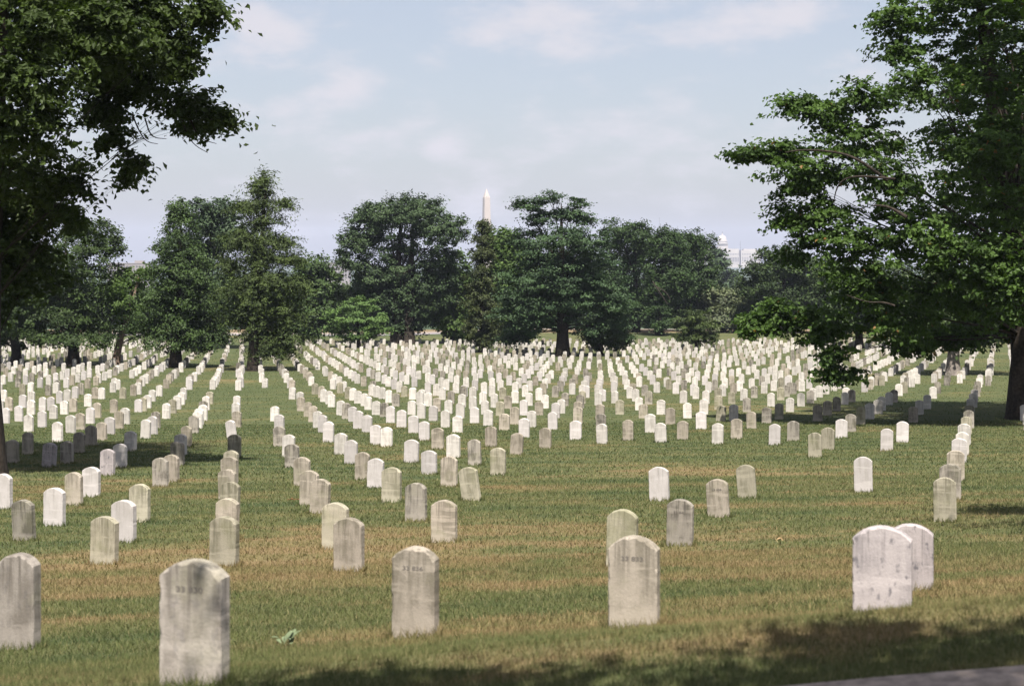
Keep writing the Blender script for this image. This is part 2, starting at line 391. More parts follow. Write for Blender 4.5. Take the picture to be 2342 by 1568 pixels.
def stone_mesh(name, w=.33, h=.57, t=.10, rise=.075, seed=0, chip=.0, lod=0):
    """upright slab with a segmental arched head; the foot goes on below the turf. lod 0 close, 1 middle, 2 far"""
    r = np.random.default_rng(seed)
    ns, na = ((26, 26), (3, 12), (1, 6))[lod]
    sh = h - rise; rad = (w * w / 4 + rise * rise) / (2 * rise); zc = h - rad; a0 = math.asin(w / 2 / rad)
    pts = [(-w / 2, -.22 + (sh + .22) * k / ns) for k in range(ns + 1)]
    pts += [(rad * math.sin(a), zc + rad * math.cos(a)) for a in np.linspace(-a0, a0, na + 1)[1:-1]]
    pts += [(w / 2, sh - (sh + .22) * k / ns) for k in range(ns + 1)]
    pts = np.array(pts); n = len(pts); c = np.array([0, h * .5])
    bev = (.004, .0045, .004)[lod]
    dirv = pts - c; nrm = dirv / np.linalg.norm(dirv, axis=1)[:, None]
    rag = np.abs(r.normal(0, 1, n)) ** 3 * chip * .35; rag = np.minimum(np.convolve(np.pad(rag, 1, 'edge'), [.3, .6, .3], 'valid'), .013); rag2 = np.abs(r.normal(0, 1, n)) ** 3 * chip * .35
    if lod == 0: wob = (r.normal(0, 1, n) * .0008)
    else: wob = np.zeros(n)
    inner = lambda p, k: p - np.stack([np.sign(p[:, 0]) * np.minimum(np.abs(p[:, 0]), k), np.where(p[:, 1] > sh - .01, k, 0)], -1)
    if lod == 2:
        rings = [(pts, -t / 2), (pts, t / 2)]
    else:
        q = pts + nrm * wob[:, None]
        rings = [(inner(q, 0) - nrm * (bev + rag)[:, None], -t / 2), (q, -t / 2 + bev + rag * .7), (q, t / 2 - bev), (q - nrm * (bev + rag2)[:, None], t / 2)]
    vs = []; fs = []
    for p, y in rings:
        yy = np.broadcast_to(y, n); vs += [(p[k, 0], yy[k], p[k, 1]) for k in range(n)]
    for i in range(len(rings) - 1):
        for k in range(n):
            k2 = (k + 1) % n; fs.append((i * n + k, (i + 1) * n + k, (i + 1) * n + k2, i * n + k2))
    fs.append(tuple(range(n))); b = (len(rings) - 1) * n; fs.append(tuple(b + k for k in reversed(range(n))))
    me = bpy.data.meshes.new(name); me.from_pydata(vs, [], fs); me.update()
    if lod < 2:
        sm = np.zeros(len(me.polygons), bool); me.polygons.foreach_set('use_smooth', sm)
    return me

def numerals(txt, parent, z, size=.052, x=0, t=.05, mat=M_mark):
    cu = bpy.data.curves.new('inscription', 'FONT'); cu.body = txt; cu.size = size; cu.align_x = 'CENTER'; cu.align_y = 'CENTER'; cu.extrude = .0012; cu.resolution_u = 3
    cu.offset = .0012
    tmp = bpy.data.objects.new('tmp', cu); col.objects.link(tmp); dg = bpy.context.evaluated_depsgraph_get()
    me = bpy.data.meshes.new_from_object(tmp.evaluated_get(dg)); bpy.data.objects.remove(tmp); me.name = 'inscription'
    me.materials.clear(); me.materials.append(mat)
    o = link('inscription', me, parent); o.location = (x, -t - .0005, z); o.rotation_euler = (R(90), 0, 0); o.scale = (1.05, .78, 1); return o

# positions read off the photograph: x of the face, y of the crown of the arch (2342 px wide picture)
Z1 = "25,855 200,1065 445,970 850,1203 1012,1070 605,842 745,800 1140,940 1312,725 1400,698 1830,1203 1855,1055 1875,922 1860,820 1875,715 1885,665 1912,533 1895,418 1930,345 1925,275 1932,218 103,578 227,517 398,602 548,587 645,515 745,460 877,655 980,610 1065,508 1450,592 1475,532 1522,465 470,432 578,377 655,360 738,313 793,275 830,435 897,393 970,345 1023,317 235,373 345,342 435,293 525,262 597,240 718,205 777,148 830,152 1188,412 1248,385 1272,348 1357,280 1408,247 1447,215 1480,190 1498,152 930,247 1002,150 1130,247 1170,232 1203,213 1243,170 1300,132 1325,117 1357,80 1582,380 1612,347 1625,322 1655,292 1660,260 1683,222 1710,185 1720,165 1735,83 45,318 155,300 75,230 185,210 347,230 418,228 487,180 548,165 612,142 662,115 253,253 255,182 30,170 183,120 250,108 395,130 455,108 922,105 960,85 1090,125 1130,110 1150,93"
Z2 = "275,468 348,535 378,612 460,718 517,828 605,897 730,1090 843,1215 275,372 237,305 775,523 860,580 952,678 1058,730 1190,803 1390,930 1620,1070 1350,577 1497,665 1660,713 1845,800 1870,575 2060,643 1695,533 1568,480 2002,468 2208,523 2272,402 2110,365 2195,310 1458,428 1370,378 1272,335 1183,303 1150,475 1062,457 990,377 918,342 873,308 820,278 773,258 675,428 628,377 587,345 547,302 507,270 452,230 445,187 378,150 700,205 680,180 635,165 618,140 565,118 1000,225 968,200 915,180 875,157 838,147 770,110 713,75 1065,263 1130,275 1225,198 1168,173 1113,150 1070,138 1030,125 1355,258 1432,280 1488,192 1422,182 1362,152 1295,138 1530,300 1560,235 1630,337 1655,253 1750,277 1730,383 1868,312 1978,335 1765,205 1855,223 1675,178 1605,150 1955,257 2075,265 2140,218 2030,200 1938,188 2270,252 2198,178 2100,150 2010,130 1853,147 1775,140"
Z3 = "903,447 893,365 885,287 872,193 868,123 1115,415 1298,367 1383,440 1560,425 1240,288 1205,232 1047,253 1282,180 1252,130 1007,180 1130,145 1383,252 1460,317 1600,277 1712,350 1845,443 2000,407 1870,297 1975,290 2123,348 2310,450 1733,247 1750,175 1853,217 1848,152 1962,188 2083,235 2245,313 2060,160 2028,90 2145,138 1567,175 1668,142 1505,107 1770,103 1350,105 1448,83 2283,195 2225,105 2300,87 1372,800 1855,900 2090,783 1538,1062 1062,1230 687,422 705,312 705,265 725,210 740,180 742,130 500,352 522,275 568,247 440,480 268,402 205,523 105,367 192,310 70,265 328,340 388,265 437,210 600,193 260,252 308,195"
Z4 = "328,450 457,425 635,520 738,478 850,410 925,368 1007,312 1220,487 1347,428 1437,308 1030,718 1697,885 1740,775 1783,665 1810,565 1838,515 1856,447 1870,390 1890,337 1896,295 1905,240 1925,198 1935,167 1955,130 1965,100 1975,68 1985,45 1080,280 1150,250 1180,225 1238,190 1280,170 1320,122 1365,105 1385,67 1425,65 1470,40 655,295 735,260 812,228 878,190 935,170 1040,98 1085,82 1133,52 1180,52 1205,25 237,315 340,280 430,235 520,197 597,175 668,135 725,110 790,95 840,78 1485,255 1550,210 1600,145 1635,105 1660,85 1710,50 1720,28 80,235 275,195 355,150 430,108 425,50 500,90 220,105 295,87 360,70"
WHITE = ["1,445,970 1,745,800 1,1012,1070 1,25,855 1,185,210 1,347,230 1,418,228 1,345,342 1,1130,247 1,1248,385 1,897,393 1,738,313 1,155,300 1,45,318 1,1895,418 1,487,180 1,612,142",
         "2,1058,730 2,675,428 2,628,377 2,275,372 2,1062,457 2,990,377 2,918,342 2,873,308 2,1370,378 2,1458,428 2,1272,335 2,1183,303 2,2272,402 2,1868,312 2,1530,300 2,2270,252",
         "3,1372,800 3,687,422 3,1712,350 3,2310,450 3,522,275 3,500,352 3,260,252 3,1505,107 4,328,450 4,1030,718 4,1220,487 4,850,410 4,1347,428 4,1040,98"]
white = set(tuple(int(q) for q in t.split(',')) for s in WHITE for t in s.split())
LEAN = {(2, 1845, 800): (-8.5, 0), (2, 2208, 523): (3.5, 0), (3, 2090, 783): (-4.5, 0), (3, 1855, 900): (-3.2, 0), (1, 398, 602): (4.5, 0), (3, 1372, 800): (-2, 0), (1, 1895, 418): (-5, 6), (3, 1870, 297): (4, 0)}
# the largest stones one by one: (x, y of crown, distance or None, width, height, material, words, number)
BIG = [(44, 1265, 11.6, .30, .60, M_front, 'beige headstone cut by the left picture edge, standing left of the biggest stone', None),
       (445, 1280, 7.8, .332, .61, M_front, 'biggest nearest headstone, chipped grey marble with dark shaded side and number 33 830', '33 830'),
       (950, 1250, 10.7, .305, .585, M_warm, 'cream headstone numbered 33 836, alone in front, chipped on its upper left edge', '33 836'),
       (1450, 1226, 10.2, .318, .57, M_warm, 'beige headstone numbered 33 833 in front, hiding part of the stone behind it', '33 833'),
       (2018, 1203, 9.8, .352, .545, M_vein, 'wide grey veined headstone at right, nearest the kerb, overlapping another veined stone', None),
       (2083, 1198, 12.7, .35, .57, M_vein, 'pale veined headstone half hidden behind the wide grey veined stone at right', None)]
SPECIAL = {(2, 1845, 800): (M_lich, 'headstone leaning hard to the left with a clean pale foot, left of the bare lawn'),
           (3, 1538, 1062): (M_grey, 'dark grey headstone with a black chip at its lower left corner', '33 840'),
           (3, 1855, 900): (M_warm, 'headstone with a pale crack line under its number and a bright clean foot', '33 838'),
           (3, 2090, 783): (M_lich, 'greenish headstone tilted left, right of the stone with the pale crack line'),
           (3, 1372, 800): (M_white, 'smooth lavender white headstone standing alone on the bare lawn'),
           (3, 1062, 1230): (M_lich, 'streaked headstone mostly hidden behind the front stone numbered 33 833'),
           (4, 1030, 718): (M_white, 'clean white headstone alone on the lawn above the wide veined pair'),
           (4, 1697, 885): (M_lich, 'green grey headstone at the near end of the long right hand line'),
           (2, 843, 1215): (M_warm, 'beige headstone with a thin scratch, nearest of the diagonal line left of centre'),
           (2, 730, 1090): (M_lich, 'lichen grey headstone overlapped by the scratched beige one before it'),
           (2, 1620, 1070): (M_warm, 'dark stained beige headstone directly behind the stone numbered 33 836'),
           (2, 1390, 930): (M_grey, 'weathered headstone just left above the stained beige one, dark stain on its head'),
           (2, 1058, 730): (M_white, 'lavender white headstone between grey ones in the second diagonal line'),
           (1, 850, 1203): (M_lich, 'beige headstone with a waterline near its foot, overlapping a white one at left'),
           (1, 1012, 1070): (M_white, 'white lettered headstone half hidden behind the one with a waterline'),
           (1, 445, 970): (M_white, 'smooth white headstone second in from the left edge, on browned grass'),
           (1, 200, 1065): (M_grey, 'grey brown headstone near the left edge, below the smooth white one'),
           (1, 1830, 1203): (M_lich, 'mossy beige headstone just behind the biggest stone, head of the straight line'),
           (1, 398, 602): (M_vein, 'blue grey headstone tilted right in the deep shade of the left tree'),
           (1, 877, 655): (M_vein, 'dark veined headstone with a bright sunlit right edge in the left shade'),
           (1, 1895, 418): (M_white, 'tilted headstone sunlit on top with a dark shaded lower part'),
           (4, 1007, 312): (M_lich, 'olive headstone dappled by leaf shadows at the edge of the right shade')}
stones = []       # dict(x,y,w,h,m,lean,key,label,num)
seen = []
for x, yt, Y, w, h, m, lab, num in BIG:
    stones.append(dict(x=(x - CX) / F * Y, y=Y, ztop=(HY - yt) / F * Y, w=w, h=h, m=m, lean=(0, 0), lab=lab, num=num, big=True)); seen.append((x, yt))
Ys_ = np.linspace(7, 260, 6000)
hr = np.random.default_rng(3)
for zi, (s, x0) in enumerate(((Z1, 0), (Z2, 600), (Z3, 1200), (Z4, 1800)), 1):
    for t in s.split():
        zx, zy = (int(q) for q in t.split(','))
        x, y = (x0 + zx / 3.343) / 1.0675, (900 + zy / 3.343) / 1.0675
        if any(abs(x - a) < 9 and abs(y - b) < 6 for a, b in seen): continue
        seen.append((x, y)); h = .565 + hr.normal(0, .018)
        v = (HY - y) / F * Ys_ - (gz((x - CX) / F * Ys_, Ys_) + h); k = np.where((v[:-1] > 0) & (v[1:] <= 0))[0]
        if not len(k): continue
        key = (zi, zx, zy); Y = 16.5 if key == (3, 1062, 1230) else float(Ys_[k[0]]); sp = SPECIAL.get(key)
        u = hr.random()
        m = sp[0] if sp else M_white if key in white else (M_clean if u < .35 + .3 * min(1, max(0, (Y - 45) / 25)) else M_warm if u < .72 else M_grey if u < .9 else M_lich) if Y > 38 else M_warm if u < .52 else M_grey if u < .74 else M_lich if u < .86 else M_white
        stones.append(dict(x=(x - CX) / F * Y, y=Y, w=.318 + hr.normal(0, .008), h=h, m=m, lean=LEAN.get(key, (hr.normal(0, .9), hr.normal(0, 1.0))), lab=sp[1] if sp else None, num=sp[2] if sp and len(sp) > 2 else None, big=False))
near_xy = np.array([(s['x'], s['y']) for s in stones])
# the rest of the plot: the regular grid of graves out to its far edge, with the gaps such a plot has
far = []
tree_spots = []     # filled below, graves keep clear of trunks
gr = np.random.default_rng(11)
for j in range(8, 75):
    for i in range(-75, 60):
        gx, gy = grid(i, j)
        if gy < 30 or gy > 176 + .05 * gx: continue
        px = CX + F * gx / gy; py = HY - F * (gzf(gx, gy) + .565) / gy
        if px < -500 or px > 2900: continue
        lim = 868 if px < 620 else 870 if px < 800 else 890 if px < 1950 else 862
        if 0 < px < 2342 and py > lim + gr.normal(0, 3): continue
        if (px <= 0 or px >= 2342) and gy < 45: continue
        if np.min((near_xy[:, 0] - gx) ** 2 + (near_xy[:, 1] - gy) ** 2) < 1.1: continue
        if gr.random() < (.15 if py > 830 else .13): continue
        far.append((gx + gr.normal(0, .05), gy + gr.normal(0, .06), gr.random()))
CAND = [(s['y'], s) for s in stones]
def in_frame(x, y, z=0): 
    px = CX + F * x / y; return -30 < px < 2372
for gx, gy, u in far:
    if in_frame(gx, gy):
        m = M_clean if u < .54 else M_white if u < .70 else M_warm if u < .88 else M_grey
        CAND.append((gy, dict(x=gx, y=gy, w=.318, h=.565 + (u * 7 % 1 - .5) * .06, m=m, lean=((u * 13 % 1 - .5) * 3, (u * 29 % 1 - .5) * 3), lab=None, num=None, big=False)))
CAND.sort(key=lambda q: q[0])
SINGLE = [s for _, s in CAND[:300]]; REST = [s for _, s in CAND[300:]]
REST += [dict(x=gx, y=gy, w=.318, h=.56, m=M_clean if u < .7 else M_warm, lean=(0, 0)) for gx, gy, u in far if not in_frame(gx, gy)]
ORD = 'first second third fourth fifth sixth seventh eighth ninth tenth eleventh twelfth thirteenth fourteenth fifteenth sixteenth seventeenth eighteenth nineteenth twentieth'.split()
ORD += ['twenty-' + q for q in ORD[:9]] + ['thirtieth'] + ['thirty-' + q for q in ORD[:9]] + ['fortieth']
rows = {}
for s in SINGLE: rows.setdefault(round(grid_row(s['x'], s['y'])), []).append(s)
rk = sorted(rows)
WORDS = {M_white.name: ['clean white', 'bright white', 'smooth white'], M_warm.name: ['weathered beige', 'stained cream', 'pale beige'], M_clean.name: ['clean cream', 'pale cream', 'bright cream'], M_grey.name: ['streaked grey', 'dark streaked', 'sooty grey'], M_lich.name: ['greenish lichened', 'mossy beige', 'olive tinged'], M_vein.name: ['veined grey'], M_front.name: ['worn grey']}
for ri, r in enumerate(rk):
    L = sorted(rows[r], key=lambda s: -s['x'] / s['y'])
    for k, s in enumerate(L):
        if s['lab'] is None:
            wd = WORDS[s['m'].name][int(s['x'] * 977) % len(WORDS[s['m'].name])]
            ln = ' leaning left' if s['lean'][0] < -2.5 else ' leaning right' if s['lean'][0] > 2.5 else ''
            pos = 'rightmost' if k == 0 else ORD[k] + ' from the right'
            s['lab'] = '%s headstone%s, %s in the %s row from the kerb' % (wd, ln, pos, ORD[ri])
var1 = [stone_mesh('headstone', .318 + .006 * (k - 2), .567, .10, .07 + .006 * (k % 3), 50 + k, .004, 1) for k in range(6)]
var0 = [stone_mesh('headstone', .318 + .005 * (k - 2), .567, .10, .074, 80 + k, .0045, 0) for k in range(5)]
for me in var1 + var0: me.materials.append(M_warm)
GROUP = 'marble headstones in slanting rows on the lawn'
for n, s in enumerate(SINGLE):
    x, y = s['x'], s['y']; zb = gzf(x, y)
    if s.get('big'):
        me = stone_mesh('headstone', s['w'], s['h'], .102, .078, 300 + n, .006 if s['m'] is M_vein else .014, 0); me.materials.append(s['m'])
        zb = s['ztop'] - s['h']; s['zb'] = zb
    else: me = (var0 if y < 34 else var1)[n % (5 if y < 34 else 6)]
    o = link('headstone', me, loc=(x, y, zb))
    o.rotation_euler = (R(s['lean'][1]), R(s['lean'][0]), -PHI + (0 if s.get('big') else random.gauss(0, .03)))
    if not s.get('big'):
        o.scale = (s['w'] / .318, 1, s['h'] / .567)
        o.material_slots[0].link = 'OBJECT'; o.material_slots[0].material = s['m']
    tag(o, s['lab'], 'headstone', GROUP)
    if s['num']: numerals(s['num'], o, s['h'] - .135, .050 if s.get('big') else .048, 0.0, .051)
# a broken dark corner and pale crack on the two stones that show them is part of their own stone
V_, Fc, Mi = [], [], []
protos = [stone_mesh('p', .318, .567, .10, .075, 5, 0, 2)]
pv = np.array([v.co[:] for v in protos[0].vertices]); pf = [tuple(p.vertices) for p in protos[0].polygons]; bpy.data.meshes.remove(protos[0])
fl, ls, b, cnt = [], [], 0, 0
mlist = [M_white, M_warm, M_grey, M_lich, M_clean]
for s in REST:
    Mx = Matrix.Translation((s['x'], s['y'], gzf(s['x'], s['y']))) @ Matrix.Rotation(-PHI + random.gauss(0, .03), 4, 'Z') @ Matrix.Rotation(R(s['lean'][0]), 4, 'Y') @ Matrix.Rotation(R(s['lean'][1]), 4, 'X') @ Matrix.Diagonal((1, 1, s['h'] / .567, 1))
    Mn = np.array(Mx); V_.append(pv @ Mn[:3, :3].T + Mn[:3, 3])
    mi = mlist.index(s['m']) if s['m'] in mlist else 1
    for f in pf: fl += [q + b for q in f]; ls.append(cnt); cnt += len(f); Mi.append(mi)
    b += len(pv)
def far_mat(m, name):          # the same marbles, stain pattern laid out over the plot instead of per object
    c = m.copy(); c.name = name
    nt = c.node_tree; pos = nt.nodes.new('ShaderNodeNewGeometry'); ri = pos.outputs['Random Per Island']
    for l in list(nt.links):
        if l.from_node.bl_idname == 'ShaderNodeObjectInfo': nt.links.new(ri, l.to_socket)
        elif l.from_node.bl_idname == 'ShaderNodeTexCoord' and l.to_node.bl_idname == 'ShaderNodeSeparateXYZ':
            l.to_node.inputs[0].default_value = (0, 0, 1); nt.links.remove(l)
    return c
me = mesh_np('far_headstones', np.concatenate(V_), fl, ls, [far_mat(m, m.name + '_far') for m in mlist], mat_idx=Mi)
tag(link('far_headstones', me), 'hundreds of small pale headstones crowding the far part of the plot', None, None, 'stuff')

# ------------------------------------------------------------------ trees
def unit(v): return v / np.linalg.norm(v, axis=-1, keepdims=True)
def foliage(lobes, n_leaves, L, W, clump, r, flat=.6, droop=.0, up=.7, shell=.5, per=26, spray=0.0):
    """leaf faces in clumps through a set of ellipsoids (centre, semi-axes)"""
    C = np.array([l[0] for l in lobes]); S = np.array([l[1] for l in lobes])
    wgt = (S[:, 0] * S[:, 2] + S[:, 0] * S[:, 1] + S[:, 1] * S[:, 2]) ; wgt = wgt ** .72 * r.uniform(.6, 1.4, len(wgt)); wgt = wgt / wgt.sum()
    nc = max(8, n_leaves // per)
    li = r.choice(len(lobes), nc, p=wgt)
    d = unit(r.normal(0, 1, (nc, 3)))
    rad = (shell + (1 - shell) * r.random(nc)) ** .75 * (1 + .16 * r.normal(0, 1, nc))
    cc = C[li] + d * S[li] * rad[:, None]
    cs = clump * 1.12 * (.55 + .9 * r.random(nc))
    ctint = np.clip(.5 + .26 * r.normal(0, 1, nc), 0, 1)
    k = np.repeat(np.arange(nc), per)
    off = r.normal(0, 1, (len(k), 3)) * np.array([1, 1, flat]) * .48
    if spray:   # elongated twigs along the outward direction
        a = r.normal(0, 1, (len(k), 1)); off = off * (1 - spray) + (d[k] * np.array([1, 1, .35])) * a * spray * 1.3
    p = cc[k] + off * cs[k][:, None]
    p[:, 2] -= droop * cs[k] * (np.abs(off[:, 0]) + np.abs(off[:, 1])) * .6
    nrm = unit(d[k] * .6 + np.array([0, 0, up]) + r.normal(0, .46, (len(k), 3)))
    t = unit(np.cross(nrm, r.normal(0, 1, (len(k), 3)))); bvec = np.cross(nrm, t)
    sz = (.7 + .6 * r.random(len(k)))[:, None]
    tip = t * L * .5 * sz; sd = bvec * W * .5 * sz; fold = nrm * W * .18 * sz
    P = np.stack([p - tip, p + sd + fold - tip * .1, p + tip - fold, p - sd + fold - tip * .1], 1).reshape(-1, 3)
    tint = np.repeat(np.clip(ctint[k] + .12 * r.normal(0, 1, len(k)), 0, 1), 4)
    m = len(k); q = np.arange(m) * 4
    tri = np.stack([q, q + 1, q + 2, q, q + 2, q + 3], -1).reshape(-1, 3)
    return P, tri, tint
def bez(a, b, c, n):
    return [a * (1 - t) ** 2 + b * 2 * t * (1 - t) + c * t * t for t in np.linspace(0, 1, n)]
TREES = 'trees standing among and beyond the graves'
def tree(name, label, base, lobes, leaf, bark, trad, n, L, W, clump, seed, flat=.6, droop=0., up=.7, shell=.5, per=66, spray=0., lean=0., depth=.35, extra=(), trunks=1, tgap=0, top=.62, Y=None, cat='tree', limbs=True, dscale=1.0, limb=.26, every=1):
    r = np.random.default_rng(seed)
    if Y is None: bx, by = ground_from_pix(*base)
    else: by = Y; bx = (base[0] - CX) / F * Y
    bz = gzf(bx, by); s = by / F
    half = max(l[2] for l in lobes) * s
    span = (max(l[0] + l[2] for l in lobes) - min(l[0] - l[2] for l in lobes)) * s / 2
    LB = []
    for l in lobes:
        dy = l[4] if len(l) > 4 else r.normal(0, 1) * depth * span * .8
        yl = by + dy; sl = yl / F
        LB.append((np.array([(l[0] - CX) * sl, yl, (HY - l[1]) * sl]), np.array([l[2] * sl, max(l[2], l[3]) * sl * .9 * dscale, l[3] * sl])))
    root = empty(name, (bx, by, bz)); tag(root, label, cat, TREES)
    inv = np.array([bx, by, bz])
    P, tri, tint = foliage(LB, n, L, W, clump, r, flat, droop, up, shell, per, spray)
    P = P - inv
    me = mesh_np('crown', P, tri.ravel(), np.arange(len(tri)) * 3, [leaf], attr={'tint': tint}); link('crown', me, root)
    mb = MB(); zt = max(l[0][2] + l[1][2] * .4 for l in LB) - bz
    cx = np.mean([l[0][0] * l[1][0] for l in LB]) / np.mean([l[1][0] for l in LB]) - bx
    for k in range(trunks):
        o = k * tgap * s
        tp = [Vector((o, 0, -.3)), Vector((o, 0, .12)), Vector((o + lean * .12, 0, zt * .12)), Vector((o + lean * .3 + cx * .1, 0, zt * .3)), Vector((o + lean * .6 + cx * .3, 0, zt * .5)), Vector((o + lean * .8 + cx * .6, 0, zt * top * 1.15)), Vector((o + lean + cx * .8, 0, zt * .95))]
        mb.tube(tp, [trad * 1.75, trad * 1.45, trad * 1.08, trad * .95, trad * .75, trad * .42, trad * .08], 10)
    mb.build('trunk', bark, root, True)
    if limbs:
        mb = MB()
        for l in LB[::every]:
            c = Vector(l[0] - inv); st = max(min(c.z * .55, zt * .6), zt * .16); a = Vector((lean * .5 * st / max(zt, .1) + cx * .4 * st / zt, 0, st))
            mid = a.lerp(c, .5) + Vector((0, 0, .12 * (c - a).length)) + Vector(r.normal(0, .13, 3)) * (c - a).length; pts = bez(a, mid, c, 6); rr = trad * limb * min(1.0, .35 + .65 * l[1][0] / np.mean([q_[1][0] for q_ in LB]))
            mb.tube(pts, [rr, rr * .8, rr * .62, rr * .45, rr * .3, rr * .14], 5)
            for q in range(3):
                e = c + Vector(unit(r.normal(0, 1, 3)) * l[1] * .8); s0 = pts[3]
                mb.tube(bez(s0, s0.lerp(e, .5) + Vector((0, 0, .1 * (e - s0).length)), e, 4), [rr * .3, rr * .22, rr * .14, rr * .06], 4)
        for ln, rad in extra:
            tq = np.linspace(0, len(ln) - 1, 4 * len(ln)); lq = [np.interp(tq, range(len(ln)), [c_[k_] for c_ in ln]) for k_ in range(3)]
            lq = [np.convolve(np.pad(c_, 2, 'edge'), np.ones(5) / 5, 'valid') for c_ in lq]
            mb.tube([Vector(((x - CX) * (by + d) / F, by + d, (HY - y) * (by + d) / F)) - Vector(inv) for x, y, d in zip(*lq)], np.linspace(rad, rad * .3, len(tq)), 5)
        mb.build('branches', bark, root, True)
    tree_spots.append((bx, by))
    return root

G_dark = mat_leaf('leaf_dark_green', (0.0283, 0.0490, 0.0156), .12, .4)
G_left = mat_leaf('leaf_left_tree', (.032, .052, .014), .32, .4)
G_right = mat_leaf('leaf_maple', (0.0440, 0.0825, 0.0198), .34, .4, .006)
G_holly = mat_leaf('leaf_holly', (0.0354, 0.0624, 0.0210), .12, .42)
G_blue = mat_leaf('leaf_blue_green', (0.0408, 0.0673, 0.0375), .12, .35)
G_conif = mat_leaf('leaf_hemlock', (0.0410, 0.0631, 0.0204), .12, .45)
G_oak = mat_leaf('leaf_oak', (0.0345, 0.0588, 0.0280), .12, .42)
G_bright = mat_leaf('leaf_dogwood', (0.0688, 0.1225, 0.0375), .12, .35)
G_yel = mat_leaf('leaf_yellow_green', (0.060, 0.102, 0.031), .34, .4)
G_cedar = mat_leaf('leaf_cedar', (.040, .054, .021), .12, .4)
G_layer = mat_leaf('leaf_layered_tree', (0.0374, 0.0686, 0.0325), .12, .38)
G_maple2 = mat_leaf('leaf_norway_maple', (0.0254, 0.0488, 0.0161), .12, .42)
G_grey = mat_leaf('leaf_grey_green', (0.0805, 0.1012, 0.0575), .12, .35)

# the two big trees that frame the view
tree('broad_tree', 'large dark leafy tree overhanging the upper left corner', (-48, 1085),
     [(120, -60, 330, 150, 0), (330, 10, 150, 90, -1), (470, 20, 45, 60), (400, 120, 75, 55, -1), (290, 160, 150, 70, 1), (200, 60, 200, 100, -2.5), (430, 235, 90, 40, 0), (492, 262, 34, 34, 0), (440, 285, 45, 22, .5), (60, 180, 130, 90, -3), (30, 280, 130, 80, -2.5),
      (230, 245, 60, 38, 1), (265, 310, 38, 36, 0), (302, 368, 24, 34, 0), (290, 408, 16, 10, .3), (40, 390, 130, 70, -1), (150, 415, 60, 38, 0), (60, 480, 120, 60, 1), (170, 500, 38, 36, 0), (10, 570, 130, 70, 1), (60, 620, 110, 60, 2), (-40, 690, 90, 60, 1),
      (-200, 250, 260, 260, 0), (-60, -330, 420, 230, 0), (-420, 60, 280, 260, 1), (-150, 560, 190, 120, 0), (140, -420, 300, 150, 1), (-90, 100, 150, 150, 4.5), (120, 40, 170, 120, 4)],
     G_left, M_bark, .42, 122000, .15, .085, .34, 101, flat=.45, droop=.6, up=.55, shell=.25, per=44, spray=.35, dscale=.85, limb=.06, every=2,
     extra=[([(400, 220, 0), (420, 290, 0), (440, 330, 0), (480, 352, 0)], .02), ([(300, 255, 0), (318, 300, 0), (335, 325, 0), (365, 330, 0)], .02), ([(330, 265, 0), (345, 315, 0), (385, 318, 0)], .02), ([(430, 260, 0), (455, 318, 0), (500, 330, 0)], .02), ([(95, 265, 0), (120, 300, 0), (160, 315, 0)], .02)])
tree('maple_tree', 'large maple tree with low hanging boughs filling the right side', (2352, 958),
     [(2200, 20, 190, 70, 0), (2045, 50, 60, 55, -1), (2070, 115, 60, 28, -1), (2250, 130, 170, 90, 1), (2090, 190, 90, 45, -2), (1990, 215, 75, 45, -3), (1880, 250, 95, 42, -2), (1815, 240, 45, 25, -2), (1960, 320, 120, 60, -3), (1770, 350, 85, 32, -2), (1700, 350, 35, 14, -2), (1850, 390, 95, 42, -3), (1830, 430, 50, 25, -2),
      (2040, 400, 120, 70, -4), (1870, 490, 90, 55, -3), (1800, 500, 38, 35, -2), (1950, 560, 120, 75, -4), (2110, 520, 150, 90, -5), (2270, 350, 150, 130, 1), (1830, 570, 50, 40, -2), (1980, 650, 110, 60, -4), (1780, 722, 70, 38, -2), (1720, 742, 30, 30, -2), (1880, 745, 60, 45, -3), (1905, 820, 62, 50, -3), (1930, 850, 40, 25, -3), (2060, 720, 110, 60, -4), (2180, 660, 140, 90, -3),
      (2290, 560, 130, 140, 0), (2290, 740, 90, 45, 1), (2180, 770, 70, 30, 0), (2080, 785, 60, 22, -2), (2470, 300, 220, 300, 0), (2430, -120, 330, 170, 0), (2500, 640, 160, 140, 0), (2200, -150, 230, 110, 2), (2700, 250, 260, 320, 1), (2250, 250, 200, 150, 6), (2330, 480, 220, 150, 7), (2300, 330, 130, 90, -5), (2270, 190, 120, 70, -4), (2310, 470, 120, 80, -6), (2230, 590, 130, 80, -6), (2330, 640, 110, 90, -6), (2320, 60, 110, 80, -4), (2330, -110, 230, 90, -9), (2490, -60, 200, 120, -9), (2430, -270, 260, 130, -7)],  # last three lobes: unseen overhang above the frame, added to shade the right half
     G_right, M_bark, .55, 165000, .165, .125, .44, 202, flat=.42, droop=.35, up=.75, shell=.3, per=48, spray=.35, dscale=.8, limb=.13, every=2,
     extra=[([(2040, 420, -6), (1960, 360, -5.8), (1900, 345, -5.6), (1830, 342, -5.2), (1790, 350, -5)], .06), ([(2060, 410, -7), (1950, 400, -7), (1915, 420, -6.8), (1905, 470, -6.5)], .045), ([(2050, 700, -6.6), (2020, 690, -6.6), (1985, 692, -6.4), (1930, 672, -6.2)], .04), ([(2080, 500, -8), (2030, 470, -7.6), (1990, 470, -7.2)], .07)])

